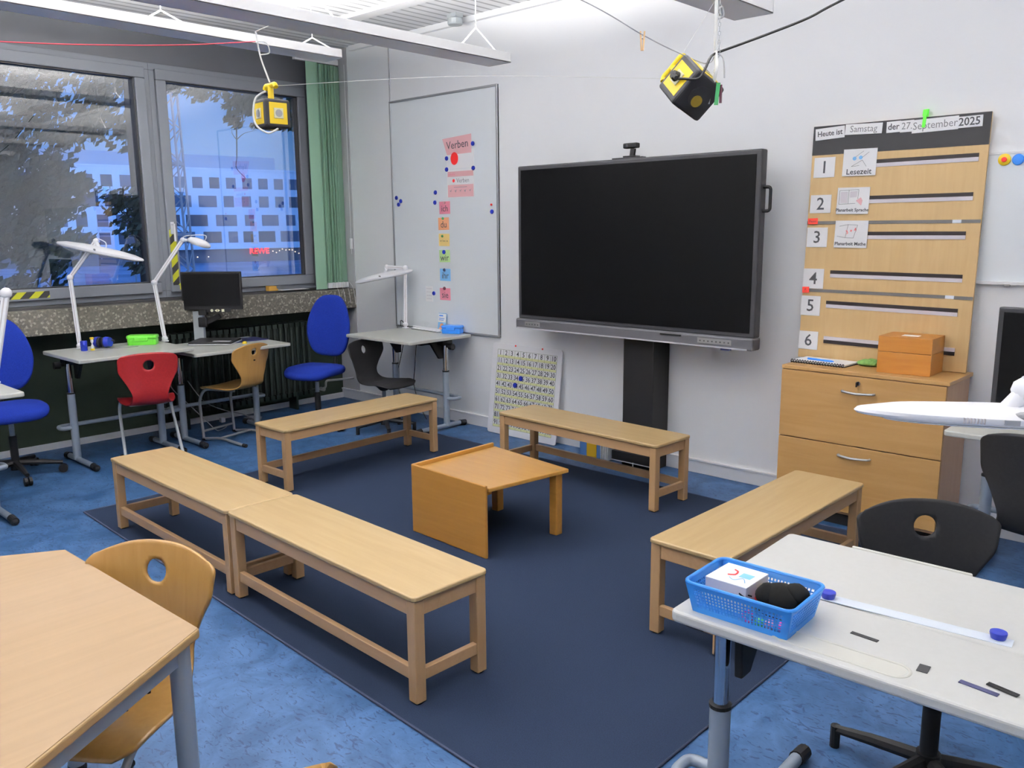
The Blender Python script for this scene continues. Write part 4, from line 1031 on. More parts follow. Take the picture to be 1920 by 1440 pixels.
# ================================================================ TIMETABLE BOARD
ln = -math.atan(.055 / 1.36)
t = thing('timetable_board', 'tall beech veneer day plan board with black header standing on the cabinet', 'board', (0, -.090, ZT + .002), (ln, 0, 0))
x0, x1, bh = -.505, .440, 1.362
b = B(); b.bb(x0, x1, .0, .016, 0, bh); b.obj('panel', 'sched', t, bevel=.002)
b = B(); b.bb(x0, x1, -.0015, 0, bh - .165, bh); b.obj('black_header', 'blackpaper', t)
def BZ(z): return (z - ZT - .002) * 1.0
def strip(xa, xb, z, hgt, m, nm, y=-.0015, tilt=0.0, parent=None):
    b = B(); Lx = xb - xa; b.box(((xa + xb) / 2, y / 2 - .0004, z), (Lx, abs(y) + .0002, hgt), Matrix.Rotation(tilt, 3, 'Y')); return b.obj(nm, m, parent or t)
rows = [(1, 2.042, -.16, .398, -.006), (2, 1.842, -.17, .389, -.004), (3, 1.640, -.17, .372, 0), (4, 1.414, -.342, .377, .006), (5, 1.233, -.353, .370, .010), (6, 1.000, -.352, .375, .010)]
for n, z, xa, xb, tl in rows:
    zz = BZ(z); sg = -1 if n != 6 else 1
    strip(xa, xb, zz, .020, 'magbar', 'magnetic_bar', -.004, tl)
    strip(xa, xb, zz + sg * .021, .021, 'lilacpaper', 'white_bar', -.003, tl)
for z, tl in ((1.703, .0), (1.302, .006)):
    zz = BZ(z); strip(-.505, .300, zz, .018, 'tapegrey', 'break_tape', -.002, tl); strip(.345, .438, zz - (.004 if tl else 0), .018, 'tapegrey', 'break_tape', -.002, tl)
    strip(.300, .345, zz - (.002 if tl else 0), .018, 'boardwhite', 'break_tape_patch', -.002, tl)
bd = t
def on_board(lx, lz, off=.0):
    y = -.090; c, s = math.cos(ln), math.sin(ln)
    ly = -off
    return (lx, y + ly * c - lz * s, ZT + .002 + ly * s + lz * c)
def bcard(label, x, z, w, h, m='paper', cat='card', name='number_card', grp=None, off=.0018, rot=0.0):
    o = thing(name, label, cat, on_board(x, BZ(z), off), (ln, rot, 0), grp)
    b = B(); b.bb(-w / 2, w / 2, -.0014, 0, -h / 2, h / 2); b.obj('sheet', m, o); return o
nums = [(1, -.424, 2.022, .125, .115), (2, -.431, 1.812, .125, .105), (3, -.438, 1.618, .125, .115), (4, -.442, 1.374, .125, .118), (5, -.448, 1.212, .120, .118), (6, -.446, 1.003, .118, .110)]
for n, x, z, w, h in nums:
    o = bcard('white card with the numeral %d on the timetable board' % n, x, z, w, h, grp='number cards on the timetable board', off=.0022)
    text(str(n), .100, wt(0, -.0020, -.002), o, weight=.0006)
words = [('Heute ist', -.405, 2.215, .172, .066, .043, .001, 'Heute ist', -.05), ('Samstag', -.212, 2.224, .208, .058, .052, 0, 'Samstag', .03), ('der', -.047, 2.221, .076, .060, .048, .001, 'der', -.02),
         ('27.', .024, 2.219, .070, .062, .052, 0, 'the date 27', -.01), ('September', .168, 2.215, .234, .070, .056, 0, 'September', -.02), ('2025', .338, 2.216, .126, .058, .058, .0012, 'the year 2025', -.015)]
for s, x, z, w, h, sz, wg, nm, rr in words:
    o = bcard('white strip reading %s on the black board header' % nm, x, z, w, h, cat='word strip', name='word_strip', grp='date strips on the black header', off=.004, rot=rr)
    text(s, sz, wt(0, -.0020, 0), o, 'ink' if wg else 'greyink', weight=wg * .6, sx=.92)
pics = [('Lesezeit', -.219, 2.040, .190, .150, .044), ('Planarbeit Sprache', -.240, 1.826, .185, .150, .0255), ('Planarbeit Mathe', -.236, 1.636, .190, .155, .0265)]
for s, x, z, w, h, sz in pics:
    o = bcard('picture card reading %s on the timetable board' % s, x, z, w, h, cat='picture card', name='picture_card', grp='subject picture cards', off=.006, rot=.01)
    text(s, sz, wt(0, -.0022, -h / 2 + .022), o, weight=.0005)
    b = B(); M1 = Matrix.Translation((0, -.0015, 0)) @ WALLM
    def ln_(p, q, r=.0011): b.tube([(p[0], -.0022, p[1]), (q[0], -.0022, q[1])], r, 5)
    if s == 'Lesezeit':
        ln_((-.025, .030), (.02, .062)); ln_((.012, .025), (.05, .055)); ln_((-.045, -.022), (.015, .012)); ln_((.015, .012), (.04, -.024)); ln_((-.045, -.022), (.0, -.018))
    elif 'Sprache' in s:
        for a_, c_ in (((-.08, .058), (.03, .062)), ((-.08, -.02), (.015, -.015)), ((-.08, .058), (-.08, -.02)), ((-.026, .06), (-.026, -.018)), ((.03, .062), (.028, .01))): ln_(a_, c_)
    else:
        for a_, c_ in (((-.07, .045), (-.02, .055)), ((-.02, .055), (-.032, -.02)), ((-.032, -.02), (-.08, -.012)), ((-.02, .055), (.035, .052)), ((.035, .052), (.015, -.022)), ((.015, -.022), (-.032, -.02))): ln_(a_, c_)
    b.obj('line_drawing', 'greyink', o)
    b = B()
    if s == 'Lesezeit':
        b.prism([(.011 * math.cos(q) - .03, .011 * math.sin(q) + .022) for q in [k * .5 for k in range(12)]], .0008, M1); b.prism([(.011 * math.cos(q) + .005, .011 * math.sin(q) + .026) for q in [k * .5 for k in range(12)]], .0008, M1)
        b.obj('colour_patch', 'bluep', o)
    elif 'Sprache' in s:
        b.prism([(-.072, -.012), (-.034, -.012), (-.034, .050), (-.072, .050)], .0008, M1); b.prism([(-.018, .018), (.02, .020), (.022, .054), (-.018, .052)], .0008, M1); b.obj('colour_patch', 'lilacpaper', o)
        b = B(); b.prism([(.018, .0), (.045, .018), (.055, .0), (.05, -.028)], .0008, M1); b.obj('hand_drawing', 'pink', o)
    else:
        text_bm(b.bm, '3 + 4', .030, wt(.0, -.0024, .018, -.3)); b.obj('colour_patch', 'redp', o)
for lab, x, z, w, h, s in (('red label reading Pause on the upper break line', -.468, 1.712, .060, .034, 'Pause'), ('small red label on the lower break line between numerals 4 and 5', -.482, 1.306, .042, .036, 'P.')):
    o = bcard(lab, x, z, w, h, 'redpaper', 'label', 'break_label', 'red break labels', off=.008, rot=-.03); text(s, .020, wt(0, -.0020, 0), o, 'maroon')
t = thing('clothes_peg', 'neon green plastic peg clipped to the top of the timetable board', 'peg', on_board(.112, bh - .03, .004), (ln, .06, 0))
b = B(); b.box((0, -.003, .02), (.018, .006, .09)); b.box((0, -.004, .052), (.026, .008, .035)); b.obj('front_arm', 'greenclip', t, bevel=.003)
b = B(); b.box((0, .024, .045), (.018, .006, .06)); b.box((0, .010, .030 + .022), (.010, .026, .010)); b.obj('rear_arm', 'greenclip', t, bevel=.003)

# ================================================================ FAR DESK MONITOR
t = thing('large_monitor', 'large monitor with grey bezel behind the lamp head, beside the cabinet', 'monitor', (.955, -.42, HR), d2(-6))
b = B(); b.bb(-.31, .31, -.02, .02, .02, .52); b.obj('bezel', 'tv', t, bevel=.006)
b = B(); b.bb(-.285, .285, -.0215, -.019, .05, .497); b.obj('screen', 'screen', t)
b = B(); b.bb(-.04, .04, .02, .05, .0, .30); b.bb(-.12, .12, -.06, .12, 0, .012); b.obj('stand', 'black', t, bevel=.004)

# ================================================================ HANGING SOCKET CUBES
def socket_cube(label, loc, R, size=.150, hy=0.0):
    t = thing('socket_cube', label, 'power cube', loc, group='yellow and black socket cubes'); t.rotation_mode = 'QUATERNION'; t.rotation_quaternion = R.to_quaternion()
    h = size / 2
    b = B(); b.box((0, 0, 0), (size, size, size)); b.obj('body', 'blackcube', t, bevel=.014, seg=3)
    for ax in ((1, 0, 0), (-1, 0, 0), (0, 1, 0), (0, -1, 0)):
        N = Vector(ax); Xl = Vector((0, 0, 1)).cross(N); M3 = Matrix((Xl, Vector((0, 0, 1)), N)).transposed()
        b = B(); b.box(N * (h - .0015), (size * .70, size * .75, .006), M3); f = b.obj('faceplate', 'yellow', t, bevel=.002)
        b = B(); b.box(N * (h + .0035), (.054, .054, .006), M3); s = b.obj('socket', 'cream', t, bevel=.002)
        b = B(); M4 = Matrix.Translation(N * (h + .0078)) @ M3.to_4x4()
        b.lathe([(.020, 0), (.020, .0012), (.015, .0012)], 20, N * (h + .0066), M=M3); b.obj('socket_well', 'steel_mid', s)
    b = B(); b.tube([(0, hy, h - .01), (0, hy, h + .075)], .016, 12); b.tube(curve_pts([(-.062, hy, h + .062), (-.048, hy, h + .078), (0, hy, h + .076), (.048, hy, h + .078), (.062, hy, h + .062)]), .014, 10); b.obj('grip_handle', 'yellowhandle', t, smooth=True)
    b = B(); b.tube([(0, 0, -h - .001), (0, 0, -h - .006)], .045, 24); e_ = b.obj('round_badge', 'blackcube', t)
    b = B(); b.tube([(.018, .0, -h - .005), (.018, 0, -h - .010)], .024, 20); b.obj('emblem', 'emblem', t)
    return t
C1 = Vector((-2.526, -2.407, 2.309))
R1 = Matrix.Rotation(d2(-5), 3, 'Z')
socket_cube('yellow and black socket cube hanging upright in front of the window', C1, R1)
b = B(); tp_ = C1 + Vector((0, 0, .160))
b.tube(curve_pts([(-2.62, -2.42, 2.752), (-2.60, -2.412, 2.62), tp_ + Vector((-.004, 0, .01))]), .0045, 8)
b.tube(curve_pts([(-2.612, -2.42, 2.70), (-2.57, -2.39, 2.69), (-2.56, -2.38, 2.64), (-2.60, -2.41, 2.63)]), .003, 6)
b.tube([(-2.62, -2.42, 2.752), (-2.45, -2.42, 2.762)], .003, 6)
tag(b.obj('white_rope', 'whitestring', smooth=True), 'knotted white cord holding the upright socket cube', 'cord')
fwd = Vector((-.6726, .7174, -.1814)); rt = Vector((.7305, .6828, -.008)); upv = Vector((-.118, .138, .983))
b = B(); c0 = C1 - fwd * .085
b.tube(curve_pts([c0 + rt * -.01 + upv * .10, c0 + rt * -.065 + upv * .06, c0 + rt * -.075 - upv * .03, c0 + rt * -.055 - upv * .09, c0 + rt * .0 - upv * .125, c0 + rt * .035 - upv * .115, C1 - fwd * .03 + rt * .04 - upv * .085]), .0055, 8)
tag(b.obj('white_cable', 'whitestring', smooth=True), 'white cable looped around the upright socket cube', 'cable')
C2 = Vector((-.202, -1.897, 2.244))
R2 = Matrix(((-.663, -.230, -.712), (-.170, -.881, .442), (-.729, .414, .545)))
socket_cube('yellow and black socket cube hanging tilted on a chain above the big screen', C2, R2, .164, .03)
yl_ = R2 @ Vector((0, 1, 0))
t = thing('black_plug', 'black plug pushed into the tilted socket cube', 'plug', C2 + yl_ * .090); t.rotation_mode = 'QUATERNION'; t.rotation_quaternion = R2.to_quaternion()
b = B(); b.tube([(0, 0, 0), (0, .022, 0)], [.021, .017], 16); b.tube([(0, .015, 0), (.0, .020, -.035)], .009, 8); b.obj('body', 'black', t, smooth=True)
PC = Vector((-.145, -1.809, 2.382))   # where cable and chain are tied
b = B(); pl = C2 + yl_ * .10 + R2 @ Vector((0, 0, -.03))
b.tube(curve_pts([pl, pl + rt * .025 - fwd * .02 - upv * .008, C2 + rt * .0 - fwd * .135 - upv * .01, C2 + rt * .03 - fwd * .125 + upv * .035, C2 + rt * .055 - fwd * .09 + upv * .085, PC, PC + (Vector((0, -1.652, 2.466)) - PC) * .5 + Vector((0, 0, -.004)), (0.0, -1.652, 2.458), (.115, -1.535, 2.52), (.207, -1.426, 2.592), (.60, -1.02, 2.86), (1.30, -.45, 3.34)], 6), .0052, 8)
tag(b.obj('black_cable', 'black', smooth=True), 'black power cable running from the tilted cube to the ceiling', 'cable')
ct = thing('hanging_chain', 'thin metal chain with white cord holding the tilted socket cube', 'chain', (0, 0, 0))
b = B(); topc = Vector((-.165, -1.785, 3.35)); botc = C2 + rt * .075 - upv * .01 - fwd * .02
def links(p, q):
    n = int((q - p).length / .017)
    for i in range(n):
        c_ = p + (q - p) * (i + .5) / n; a_ = (PI / 2) * (i % 2); d_ = (q - p).normalized(); s1 = Vector((math.cos(a_ + .4), math.sin(a_ + .4), 0))
        b.tube([c_ + d_ * (.011 * math.cos(k * PI / 3)) + s1 * (.005 * math.sin(k * PI / 3)) for k in range(6)], .0014, 4, closed=True)
links(botc, PC + rt * .012); links(PC + rt * .012, topc + rt * .012)
b.obj('links', 'alu', ct)
b = B(); b.tube(curve_pts([botc + upv * -.06 + rt * -.01, C2 + rt * .08 - fwd * .09 + upv * .04, PC, PC + Vector((-.004, 0, .12)), topc]), .0075, 8); b.obj('white_cord', 'whitestring', ct, smooth=True)
b = B(); b.tube(curve_pts([PC + upv * .17, PC + upv * .19 + rt * .025, PC + upv * .15 + rt * .03, PC + upv * .14]), .0035, 6); b.tube(curve_pts([PC, PC + rt * .03 - upv * .02, PC + rt * .035 - upv * .10]), .003, 6); b.obj('tie', 'string', ct)
t = thing('small_tag', 'small green and red tag dangling from the tilted cube chain', 'tag', tuple(C2 + rt * .088 - upv * .05 - fwd * .075))
b = B(); b.box((0, 0, 0), (.016, .004, .085), Matrix.Rotation(.1, 3, 'Y')); b.obj('green_strip', 'greenp', t)
b = B(); b.box(tuple(rt * .014), (.010, .004, .070)); b.obj('red_strip', 'maroon', t)
# lines
b = B(); b.tube(curve_pts([(-.72, -2.75, 2.72), (-.372, -2.405, 2.522), (-.282, -2.134, 2.426), (-.23, -1.97, 2.378), (-.169, -1.839, 2.342), tuple(PC)]), .0022, 6)
tag(b.obj('clothes_line', 'string'), 'grey line with a wooden clothes peg running to the tilted cube', 'line')
t = thing('clothes_peg', 'wooden clothes peg hanging on the grey line', 'peg', (-.282, -2.134, 2.405), (0, 0, .7))
b = B()
for s in (-1, 1): b.box((s * .0055, 0, -.002), (.006, .010, .072), Matrix.Rotation(s * .07, 3, 'Y'))
b.obj('arm', 'peg', t, bevel=.001)
b = B(); b.tube([(-.008, 0, .008), (.008, 0, .008)], .004, 8); b.obj('spring', 'alu', t)
b = B(); b.tube(curve_pts([tuple(C1 + Vector((.03, .02, .15))), (-1.35, -2.13, 2.40), tuple(C2 + R2 @ Vector((.05, .03, .150)))]), .0011, 5); tag(b.obj('thin_string', 'whitestring'), 'thin pale string stretched between the two socket cubes', 'string')
b = B(); b.tube([tuple(C2 + R2 @ Vector((-.03, .03, .158))), tuple(PC + upv * .22)], .0009, 5); tag(b.obj('thin_string', 'whitestring'), 'fine thread from the tilted cube handle up to its chain', 'string')
b = B(); b.tube(curve_pts([(-2.612, -2.43, 2.698), (-2.52, -3.0, 2.585), (-2.448, -3.747, 2.485), (-2.4, -4.4, 2.45)]), .0026, 6); tag(b.obj('red_string', 'redstring'), 'red string stretched across below the light bars', 'string')

# ================================================================ FRONT DESK THINGS
Z0 = HF + .0
t = thing('plastic_basket', 'blue slotted plastic basket on the pale front desk', 'basket', (.838, -3.238, Z0), d2(2))
Wt, Dt, Wb_, Db_, Hb_ = .268, .190, .238, .160, .078
def bpt(u, v, z):  # corner position at height fraction z
    return Vector((u * (Wb_ + (Wt - Wb_) * z) / 2, v * (Db_ + (Dt - Db_) * z) / 2, z * Hb_))
b = B(); b.prism(rrect(Wb_ + .004, Db_ + .004, .015), .003); b.obj('bottom', 'basket', t)
b = B()
rim = [(p[0], p[1], Hb_) for p in rrect(Wt + .006, Dt + .006, .022)]
b.tube(rim, .0048, 8, closed=True); b.obj('rim', 'basket', t, smooth=True)
b = B()
sides = (((-1, -1), (1, -1), 26), ((1, -1), (1, 1), 17), ((1, 1), (-1, 1), 26), ((-1, 1), (-1, -1), 17))
for (a_, c_, n) in sides:
    def P(s, z): return bpt(a_[0] + (c_[0] - a_[0]) * s, a_[1] + (c_[1] - a_[1]) * s, z)
    def quad(s0, s1, z0, z1):
        nrm = (P(1, 0) - P(0, 0)).normalized().cross(Vector((0, 0, 1))) * .0012
        vs = [b.bm.verts.new(P(s, z) + q) for q in (-nrm, nrm) for (s, z) in ((s0, z0), (s1, z0), (s1, z1), (s0, z1))]
        for f in ((0, 1, 2, 3), (7, 6, 5, 4), (0, 4, 5, 1), (1, 5, 6, 2), (2, 6, 7, 3), (3, 7, 4, 0)): b.bm.faces.new([vs[i] for i in f])
    quad(0, 1, 0, .18); quad(0, 1, .80, 1.0)
    m0 = .07
    quad(0, m0, .18, .80); quad(1 - m0, 1, .18, .80)
    for k in range(1, 6): z = .18 + .62 * k / 6; quad(m0, 1 - m0, z - .018, z + .018)
    for k in range(1, n): s = m0 + (1 - 2 * m0) * k / n; quad(s - .17 / n, s + .17 / n, .18, .80)
b.obj('slotted_wall', 'basket', t)
t = thing('white_box', 'small white cardboard box with a tiny drawing inside the blue basket', 'box', (.785, -3.222, Z0 + .0035), d2(0))
b = B(); b.bb(-.058, .052, -.055, .060, 0, .072); b.obj('carton', 'cardboard', t, bevel=.001)
b = B(); b.bb(-.058, .052, -.055, .060, .072, .0735); b.obj('lid', 'paper', t)
b = B(); b.bb(.005, .035, -.005, .022, .0735, .0742); b.tube(curve_pts([(-.012, -.02, .074), (.005, -.03, .074), (.02, -.01, .074), (.035, -.03, .074)]), .001, 4); b.obj('blue_print', 'bluep', t)
b = B(); b.tube(curve_pts([(-.022, -.01, .074), (-.008, .0, .074), (-.010, .02, .074), (-.022, .028, .074)]), .0022, 5); b.obj('red_print', 'redp', t)
b = B(); b.ball((0, 0, .052), .042, sc=(1.25, 1.0, .85), noise=.06); b.ball((.030, .012, .070), .028, sc=(1.2, 1, .8), noise=.07); b.ball((-.028, -.012, .058), .028, noise=.06)
b.tube(curve_pts([(-.06, -.03, .05), (-.085, -.045, .055), (-.05, -.052, .045), (-.02, -.055, .030), (.03, -.055, .025)]), .002, 5)
o = b.obj('drawstring_pouch', 'blackcloth', smooth=True); o.location = (.905, -3.232, Z0 + .004); tag(o, 'crumpled black fabric pouch inside the blue basket', 'pouch')
toys = [('pink ring toy seen through the basket slots', 'magenta', (.858, -3.302), 'ring'), ('green ball seen through the basket slots', 'green', (.888, -3.302), 'ball'), ('pink ball beside the green one in the basket', 'pinkd', (.912, -3.300), 'ball'),
        ('magenta ball in the basket corner under the pouch', 'magenta', (.938, -3.292), 'ball'), ('yellow piece between the white box and the pouch', 'yellow', (.852, -3.200), 'ball'), ('orange-red piece under the yellow one in the basket', 'redp', (.852, -3.235), 'ball')]
for i, (lab, m, p, k) in enumerate(toys):
    b = B()
    if k == 'ring': b.tube([(.013 * math.cos(a), 0, .017 + .013 * math.sin(a)) for a in [2 * PI * q / 16 for q in range(16)]], .004, 6, closed=True)
    else: b.ball((0, 0, .013), .0125)
    o = b.obj('toy_' + k, m, smooth=True); o.location = (p[0], p[1], Z0 + .0035 + (.04 if i == 4 else .024 if i == 5 else 0)); tag(o, lab, 'toy', 'small toys in the basket')
# plastic ruler strip with round magnets
sa = math.atan2(.048, .44)
b = B(); b.box((0, 0, .0008), (.47, .040, .0016), Matrix.Rotation(0, 3, 'Z')); o = b.obj('paper_strip', 'boardwhite'); o.location = (1.110, -3.015, Z0); o.rotation_euler.z = d2(5.5); tag(o, 'long white plastic strip held by round magnets on the desk', 'strip')
def puck(label, x, y, z, m='navy'):
    b = B(); b.lathe([(.0155, 0), (.0165, .004), (.0185, .012), (.0180, .0155), (.015, .0160), (.006, .0152)], 24); o = b.obj('round_magnet', m, smooth=True); o.location = (x, y, z)
    tag(o, label, 'magnet', 'blue desk magnets')
puck('round blue magnet on the white strip beside the basket', .938, -3.033, Z0 + .0016); puck('round blue magnet at the far end of the white strip', 1.312, -2.985, Z0 + .0016)
for lab, x, y, L_, W_, a, m in (('small black adhesive strip beside the pencil groove', 1.085, -3.180, .062, .012, -3, 'blackpaper'), ('short dark square strip near the desk edge', 1.232, -3.240, .022, .034, 5, 'blackpaper'),
                              ('bluish black adhesive strip touching another at the desk edge', 1.340, -3.246, .074, .014, -6, 'darknavy'), ('black adhesive strip with a lifted corner at the desk edge', 1.378, -3.222, .060, .014, -12, 'black')):
    b = B(); b.box((0, 0, .0008), (L_, W_, .0016)); o = b.obj('adhesive_strip', m); o.location = (x, y, Z0 + (.0017 if 'lifted' in lab else .0002)); o.rotation_euler.z = d2(a); tag(o, lab, 'strip', 'dark strips on the front desk')

# ================================================================ CABLES / FLOOR BITS
b = B(); b.bb(-.022, .022, -.02, .02, 0, .040); o = b.obj('floor_socket', 'white', bevel=.004); o.location = (-5.22, -1.42, 0.0); tag(o, 'small white socket block on the floor under the monitor desk', 'socket')
for lab, pts in (('grey-white cable drooping from the monitor desk to the floor', [(-4.98, -2.03, .60), (-4.97, -1.97, .42), (-4.95, -1.86, .28), (-4.92, -1.80, .20), (-4.90, -1.72, .10), (-4.93, -1.62, .006), (-5.00, -1.50, .006)]),
                 ('thin cable hanging in an arc behind the plywood chair', [(-5.04, -1.80, .45), (-5.02, -1.68, .26), (-5.0, -1.52, .16), (-4.98, -1.36, .10), (-4.97, -1.25, .04), (-5.05, -1.18, .006)])):
    b = B(); b.tube(curve_pts(pts), .004, 6); tag(b.obj('floor_cable', 'string', smooth=True), lab, 'cable', 'loose cables under the window desks')
b = B(); b.tube(curve_pts([(-5.05, -1.30, .04), (-5.0, -1.24, .05), (-4.96, -1.18, .035)]), .012, 8); b.box((-4.98, -1.27, .02), (.05, .035, .03)); tag(b.obj('power_plug', 'string', smooth=True), 'grey plugs lying on the floor below the radiator end', 'plug')
for lab, pts in (('black cable hanging under the whiteboard desk beside its leg', [(-4.12, -.20, HTR - .07), (-4.16, -.22, .55), (-4.20, -.24, .35), (-4.16, -.22, .15), (-4.10, -.20, .006)]),
                 ('second black cable under the whiteboard desk, curving to the wall', [(-3.98, -.18, HTR - .07), (-3.99, -.20, .5), (-4.01, -.20, .3), (-3.94, -.18, .10), (-3.90, -.16, .006)]),
                 ('short black cable rising from the desk to the lamp post', [(-4.19, -.13, .83), (-4.21, -.15, .87), (-4.27, -.12, .86), (-4.33, -.07, .81)])):
    b = B(); b.tube(curve_pts(pts), .0035, 6); tag(b.obj('black_cable', 'black', smooth=True), lab, 'cable', 'black cables at the whiteboard desk')

# ================================================================ OUTSIDE
GZ = -3.4
g = B().bb(-300, -6.2, -160, 260, GZ - .2, GZ).obj('ground', 'ground'); struct(g)
# apartment block, in its own frame: x along the facade, +y into the building
A0 = Vector((-126.0, 58.3)); A1 = Vector((-123.0, 74.6)); du = (A1 - A0).normalized()
th = math.atan2(du.y, du.x)
bl = thing('apartment_building', 'long pale apartment block with rows of windows beyond the trees', 'building', (A0.x, A0.y, GZ - .65), th)
s0, s1 = -34.0, 26.0
b = B(); 
# facade slab bands with window gaps: solid body, windows as recessed parts
b.bb(s0, s1, 0.0, 14, 3.0, 15.0); b.obj('wall', 'facade', bl)
b = B(); b.bb(s0 + 2, 15.0, 1.6, 13, 15.0, 17.3); b.obj('attic_storey', 'attic', bl)
b = B(); b.bb(s0, s1, -0.12, .3, 15.0, 15.25); b.bb(s0, s1, -.12, .3, 2.75, 3.1); b.obj('roof_edge', 'facade', bl)
b = B(); b.bb(s0, s1, .8, 13, 0, 3.0); b.obj('shop_floor', 'shop', bl)
rnd = random.Random(3)
for fl, z in enumerate((12.15, 9.28, 6.35, 3.75)):
    s = s0 + 1 + rnd.random()
    while s < s1 - 3:
        ww = rnd.choice((1.5, 1.6, 2.8, 3.3)) if fl else 1.55
        dark = rnd.random() < .4
        b = B(); b.bb(s, s + ww, -.02, .10, z, z + (1.75 if fl else 1.70)); f = b.obj('window', 'farglass2' if dark else 'farglass', bl)
        s += ww + (rnd.choice((.9, 1.1, 1.3)) if fl else 1.05)
text('REWE', 1.25, Matrix.Translation((10.9, -.15, 2.3)) @ WALLM, bl, 'neon', 'shop_sign', weight=.04)
b = B()
for k in range(16): b.ball((13.4 + k * .55 + rnd.random() * .2, .5, 1.2 + rnd.random() * 1.4), .10)
for k in range(5): b.ball((s0 + 30 + k * 1.7, .3, 1.6), .10)
b.obj('shop_light', 'shoplight', bl)
# crane mast
cr0 = Vector((-56.5, 23.2, GZ))
ct_ = thing('crane_mast', 'pale lattice crane mast rising behind the window edge', 'crane', cr0, math.atan2(.68, .73))
top_off = Vector((-.8, 0, 20))
for sx_ in (-.62, .62):
    for sy_ in (-.55, .55):
        b = B(); b.tube([(sx_, sy_, 0), (sx_ + top_off.x * .6, sy_, 20)], .085, 6); b.obj('chord', 'crane', ct_)
b = B()
for k in range(17):
    z = k * 1.2; o0 = top_off.x * .6 * z / 20; o1 = top_off.x * .6 * (z + 1.2) / 20
    for sy_ in (-.55, .55):
        b.tube([(-.62 + o0, sy_, z), (.62 + o1, sy_, z + 1.2)] if k % 2 else [(.62 + o0, sy_, z), (-.62 + o1, sy_, z + 1.2)], .045, 5)
    for sx_ in (-.62, .62):
        b.tube([(sx_ + o0, -.55, z), (sx_ + o1, .55, z + 1.2)], .04, 5)
    if k % 4 == 0: b.bb(-.66 + o0, .66 + o0, -.6, .6, z - .08, z + .10)
b.obj('lattice', 'crane', ct_)
# street lamp
t = thing('street_lamp', 'lit street lamp in front of the shops', 'street lamp', (-70.0, 25.6, GZ))
b = B(); b.tube([(0, 0, 0), (0, 0, 2.9)], .06, 8); b.obj('post', 'steel_mid', t)
b = B(); b.ball((0, 0, 3.0), .16); b.obj('lantern', 'shoplight', t)

# trees: trunk, branches, leaf clusters
def leafquad(bm, c, r, rnd):
    n = Vector((rnd.gauss(0, 1), rnd.gauss(0, 1), rnd.gauss(0, .6))).normalized(); a = n.orthogonal().normalized(); c2 = n.cross(a)
    w = r * rnd.uniform(.35, .55); tip = c + a * r + n * r * .15; tail = c - a * r
    vs = [bm.verts.new(p) for p in (tail, c + c2 * w - a * r * .1, tip, c - c2 * w - a * r * .1)]
    bm.faces.new(vs)
def tree(label, base, trunk_h, clusters, boughs, seed, leafr=.055, kind='deciduous_tree'):
    rnd = random.Random(seed)
    t = thing(kind, label, 'tree', base, group='trees outside the window')
    bs = Vector(base)
    b = B(); b.tube(curve_pts([(0, 0, 0), (.03, .02, trunk_h * .4), (0, -.02, trunk_h * .8), (0, 0, trunk_h)]), [.11 - .06 * i / 24 for i in range(25)], 10); b.obj('trunk', 'bark', t, smooth=True)
    b = B(); lf = B()
    for bg_ in boughs:
        P = curve_pts([Vector(p) - bs for p in bg_[1:]], 5); b.tube(P, [bg_[0] * (1 - .85 * i / (len(P) - 1)) for i in range(len(P))], 6)
    for (cx, cy, cz, rad, n) in clusters:
        c = Vector((cx, cy, cz)) - bs
        for k in range(3):
            d = Vector((rnd.gauss(0, 1), rnd.gauss(0, 1), rnd.gauss(0, .7))).normalized() * rad * .8; b.tube([c - d * .6, c + d * .3 + Vector((0, 0, .03)), c + d], [.007, .006, .003], 5)
        for k in range(n):
            v = Vector((rnd.gauss(0, 1), rnd.gauss(0, 1), rnd.gauss(0, 1))).normalized() * rad * rnd.random() ** .5
            v.z *= .72; leafquad(lf.bm, c + v, leafr * rnd.uniform(.7, 1.25), rnd)
    b.obj('branches', 'bark', t, smooth=True); f = lf.obj('foliage', 'leaf', t)
    return t
rnd = random.Random(11)
cl = []
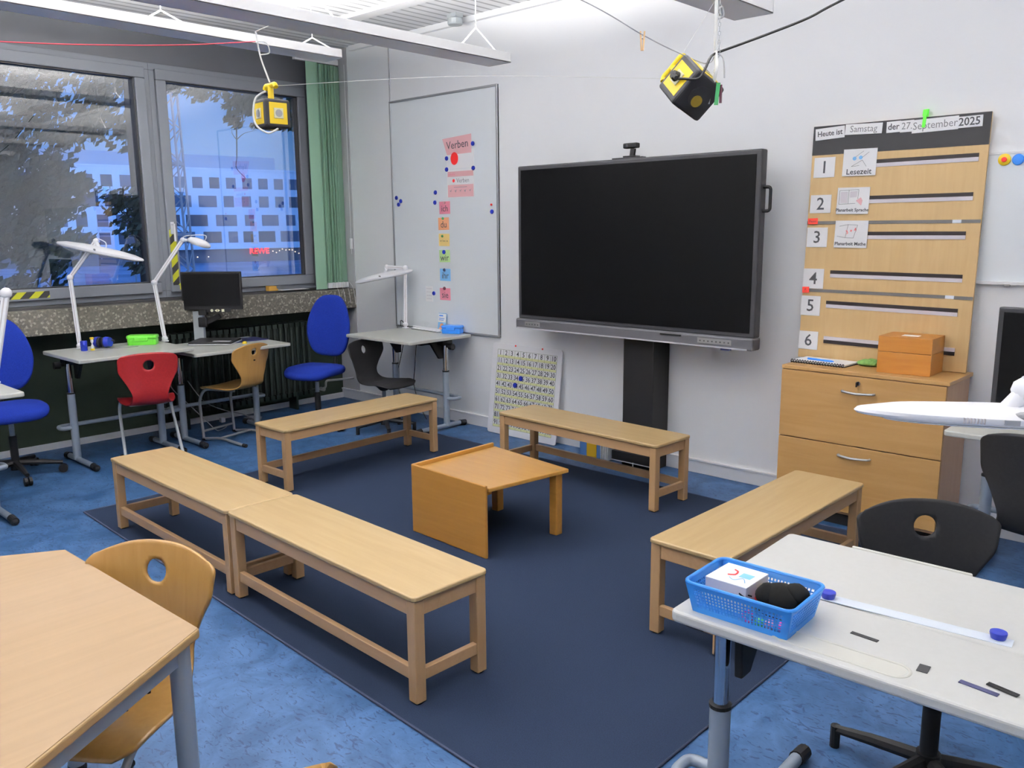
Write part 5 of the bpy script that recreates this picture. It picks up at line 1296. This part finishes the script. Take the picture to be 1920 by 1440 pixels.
for i in range(270):
    y = -4.0 + 4.15 * rnd.random(); z = .9 + 3.3 * rnd.random(); x = -10.6 + .7 * rnd.uniform(-1, 1)
    yy = (y + 4.0) / 3.75
    if z < 2.95 and y > -.62 + .25 * math.sin(z * 6): continue
    if z >= 2.95 and yy > .8 and rnd.random() < .3: continue
    if yy > .45 and z < 1.35 and rnd.random() < .7: continue
    if 1.55 < z < 1.85 and yy > .3 and rnd.random() < .6: continue
    cl.append((x, y, z, rnd.uniform(.26, .42), 105))
tree('dense dark-leaved tree filling the darker window', (-11.2, -2.9, GZ), 7.2, cl,
     [(.05, (-11.2, -2.9, .6), (-10.9, -2.2, 1.6), (-10.6, -1.2, 2.2)), (.05, (-11.2, -2.9, 1.6), (-10.8, -1.9, 2.8), (-10.5, -.6, 3.3)), (.04, (-11.2, -2.9, 1.0), (-10.8, -3.4, 2.0), (-10.7, -4.0, 2.6))], 5, leafr=.075)
cl = [(-9.42, -.16, 1.98, .26, 150), (-9.55, -.35, 2.06, .28, 150), (-9.50, -.26, 1.76, .24, 110), (-9.38, -.10, 1.56, .12, 35), (-9.45, -.30, 1.42, .14, 50), (-9.50, -.22, 1.22, .13, 45)]
for i in range(30):
    s_ = i / 29; cl.append((-9.5 + 1.35 * s_, .22 + 1.10 * s_, 3.66 - .30 * s_ + .10 * math.sin(i * 1.3) + (.25 if i % 2 else 0), .18 + .05 * math.sin(i), 60))
cl += [(-8.68, .92, 3.24, .20, 110), (-8.60, 1.00, 3.32, .20, 100), (-8.72, .86, 3.08, .12, 45), (-8.52, 1.02, 3.02, .05, 10), (-8.20, 1.35, 3.06, .15, 85), (-8.15, 1.42, 3.18, .14, 50), (-9.05, .60, 3.40, .13, 55)]
twig = (.010, (-8.66, .86, 3.05), (-8.64, .84, 2.84), (-8.63, .82, 2.62), (-8.62, .80, 2.48), (-8.54, .88, 2.34), (-8.55, .90, 2.24))
twig2 = (.006, (-8.64, .84, 2.84), (-8.58, .92, 2.92), (-8.46, 1.04, 2.96)); twig3 = (.006, (-8.64, .84, 2.84), (-8.68, .80, 2.93), (-8.66, .82, 3.02))
tree('leafy branches hanging across the top of the clearer window', (-9.72, -.02, GZ), 7.6, cl,
     [(.03, (-9.72, -.02, 3.3), (-9.4, .4, 3.9), (-8.7, .95, 3.75), (-8.1, 1.45, 3.5)), (.025, (-9.72, -.02, 1.0), (-9.6, -.15, 1.5), (-9.5, -.3, 2.0)), twig, twig2, twig3], 9)
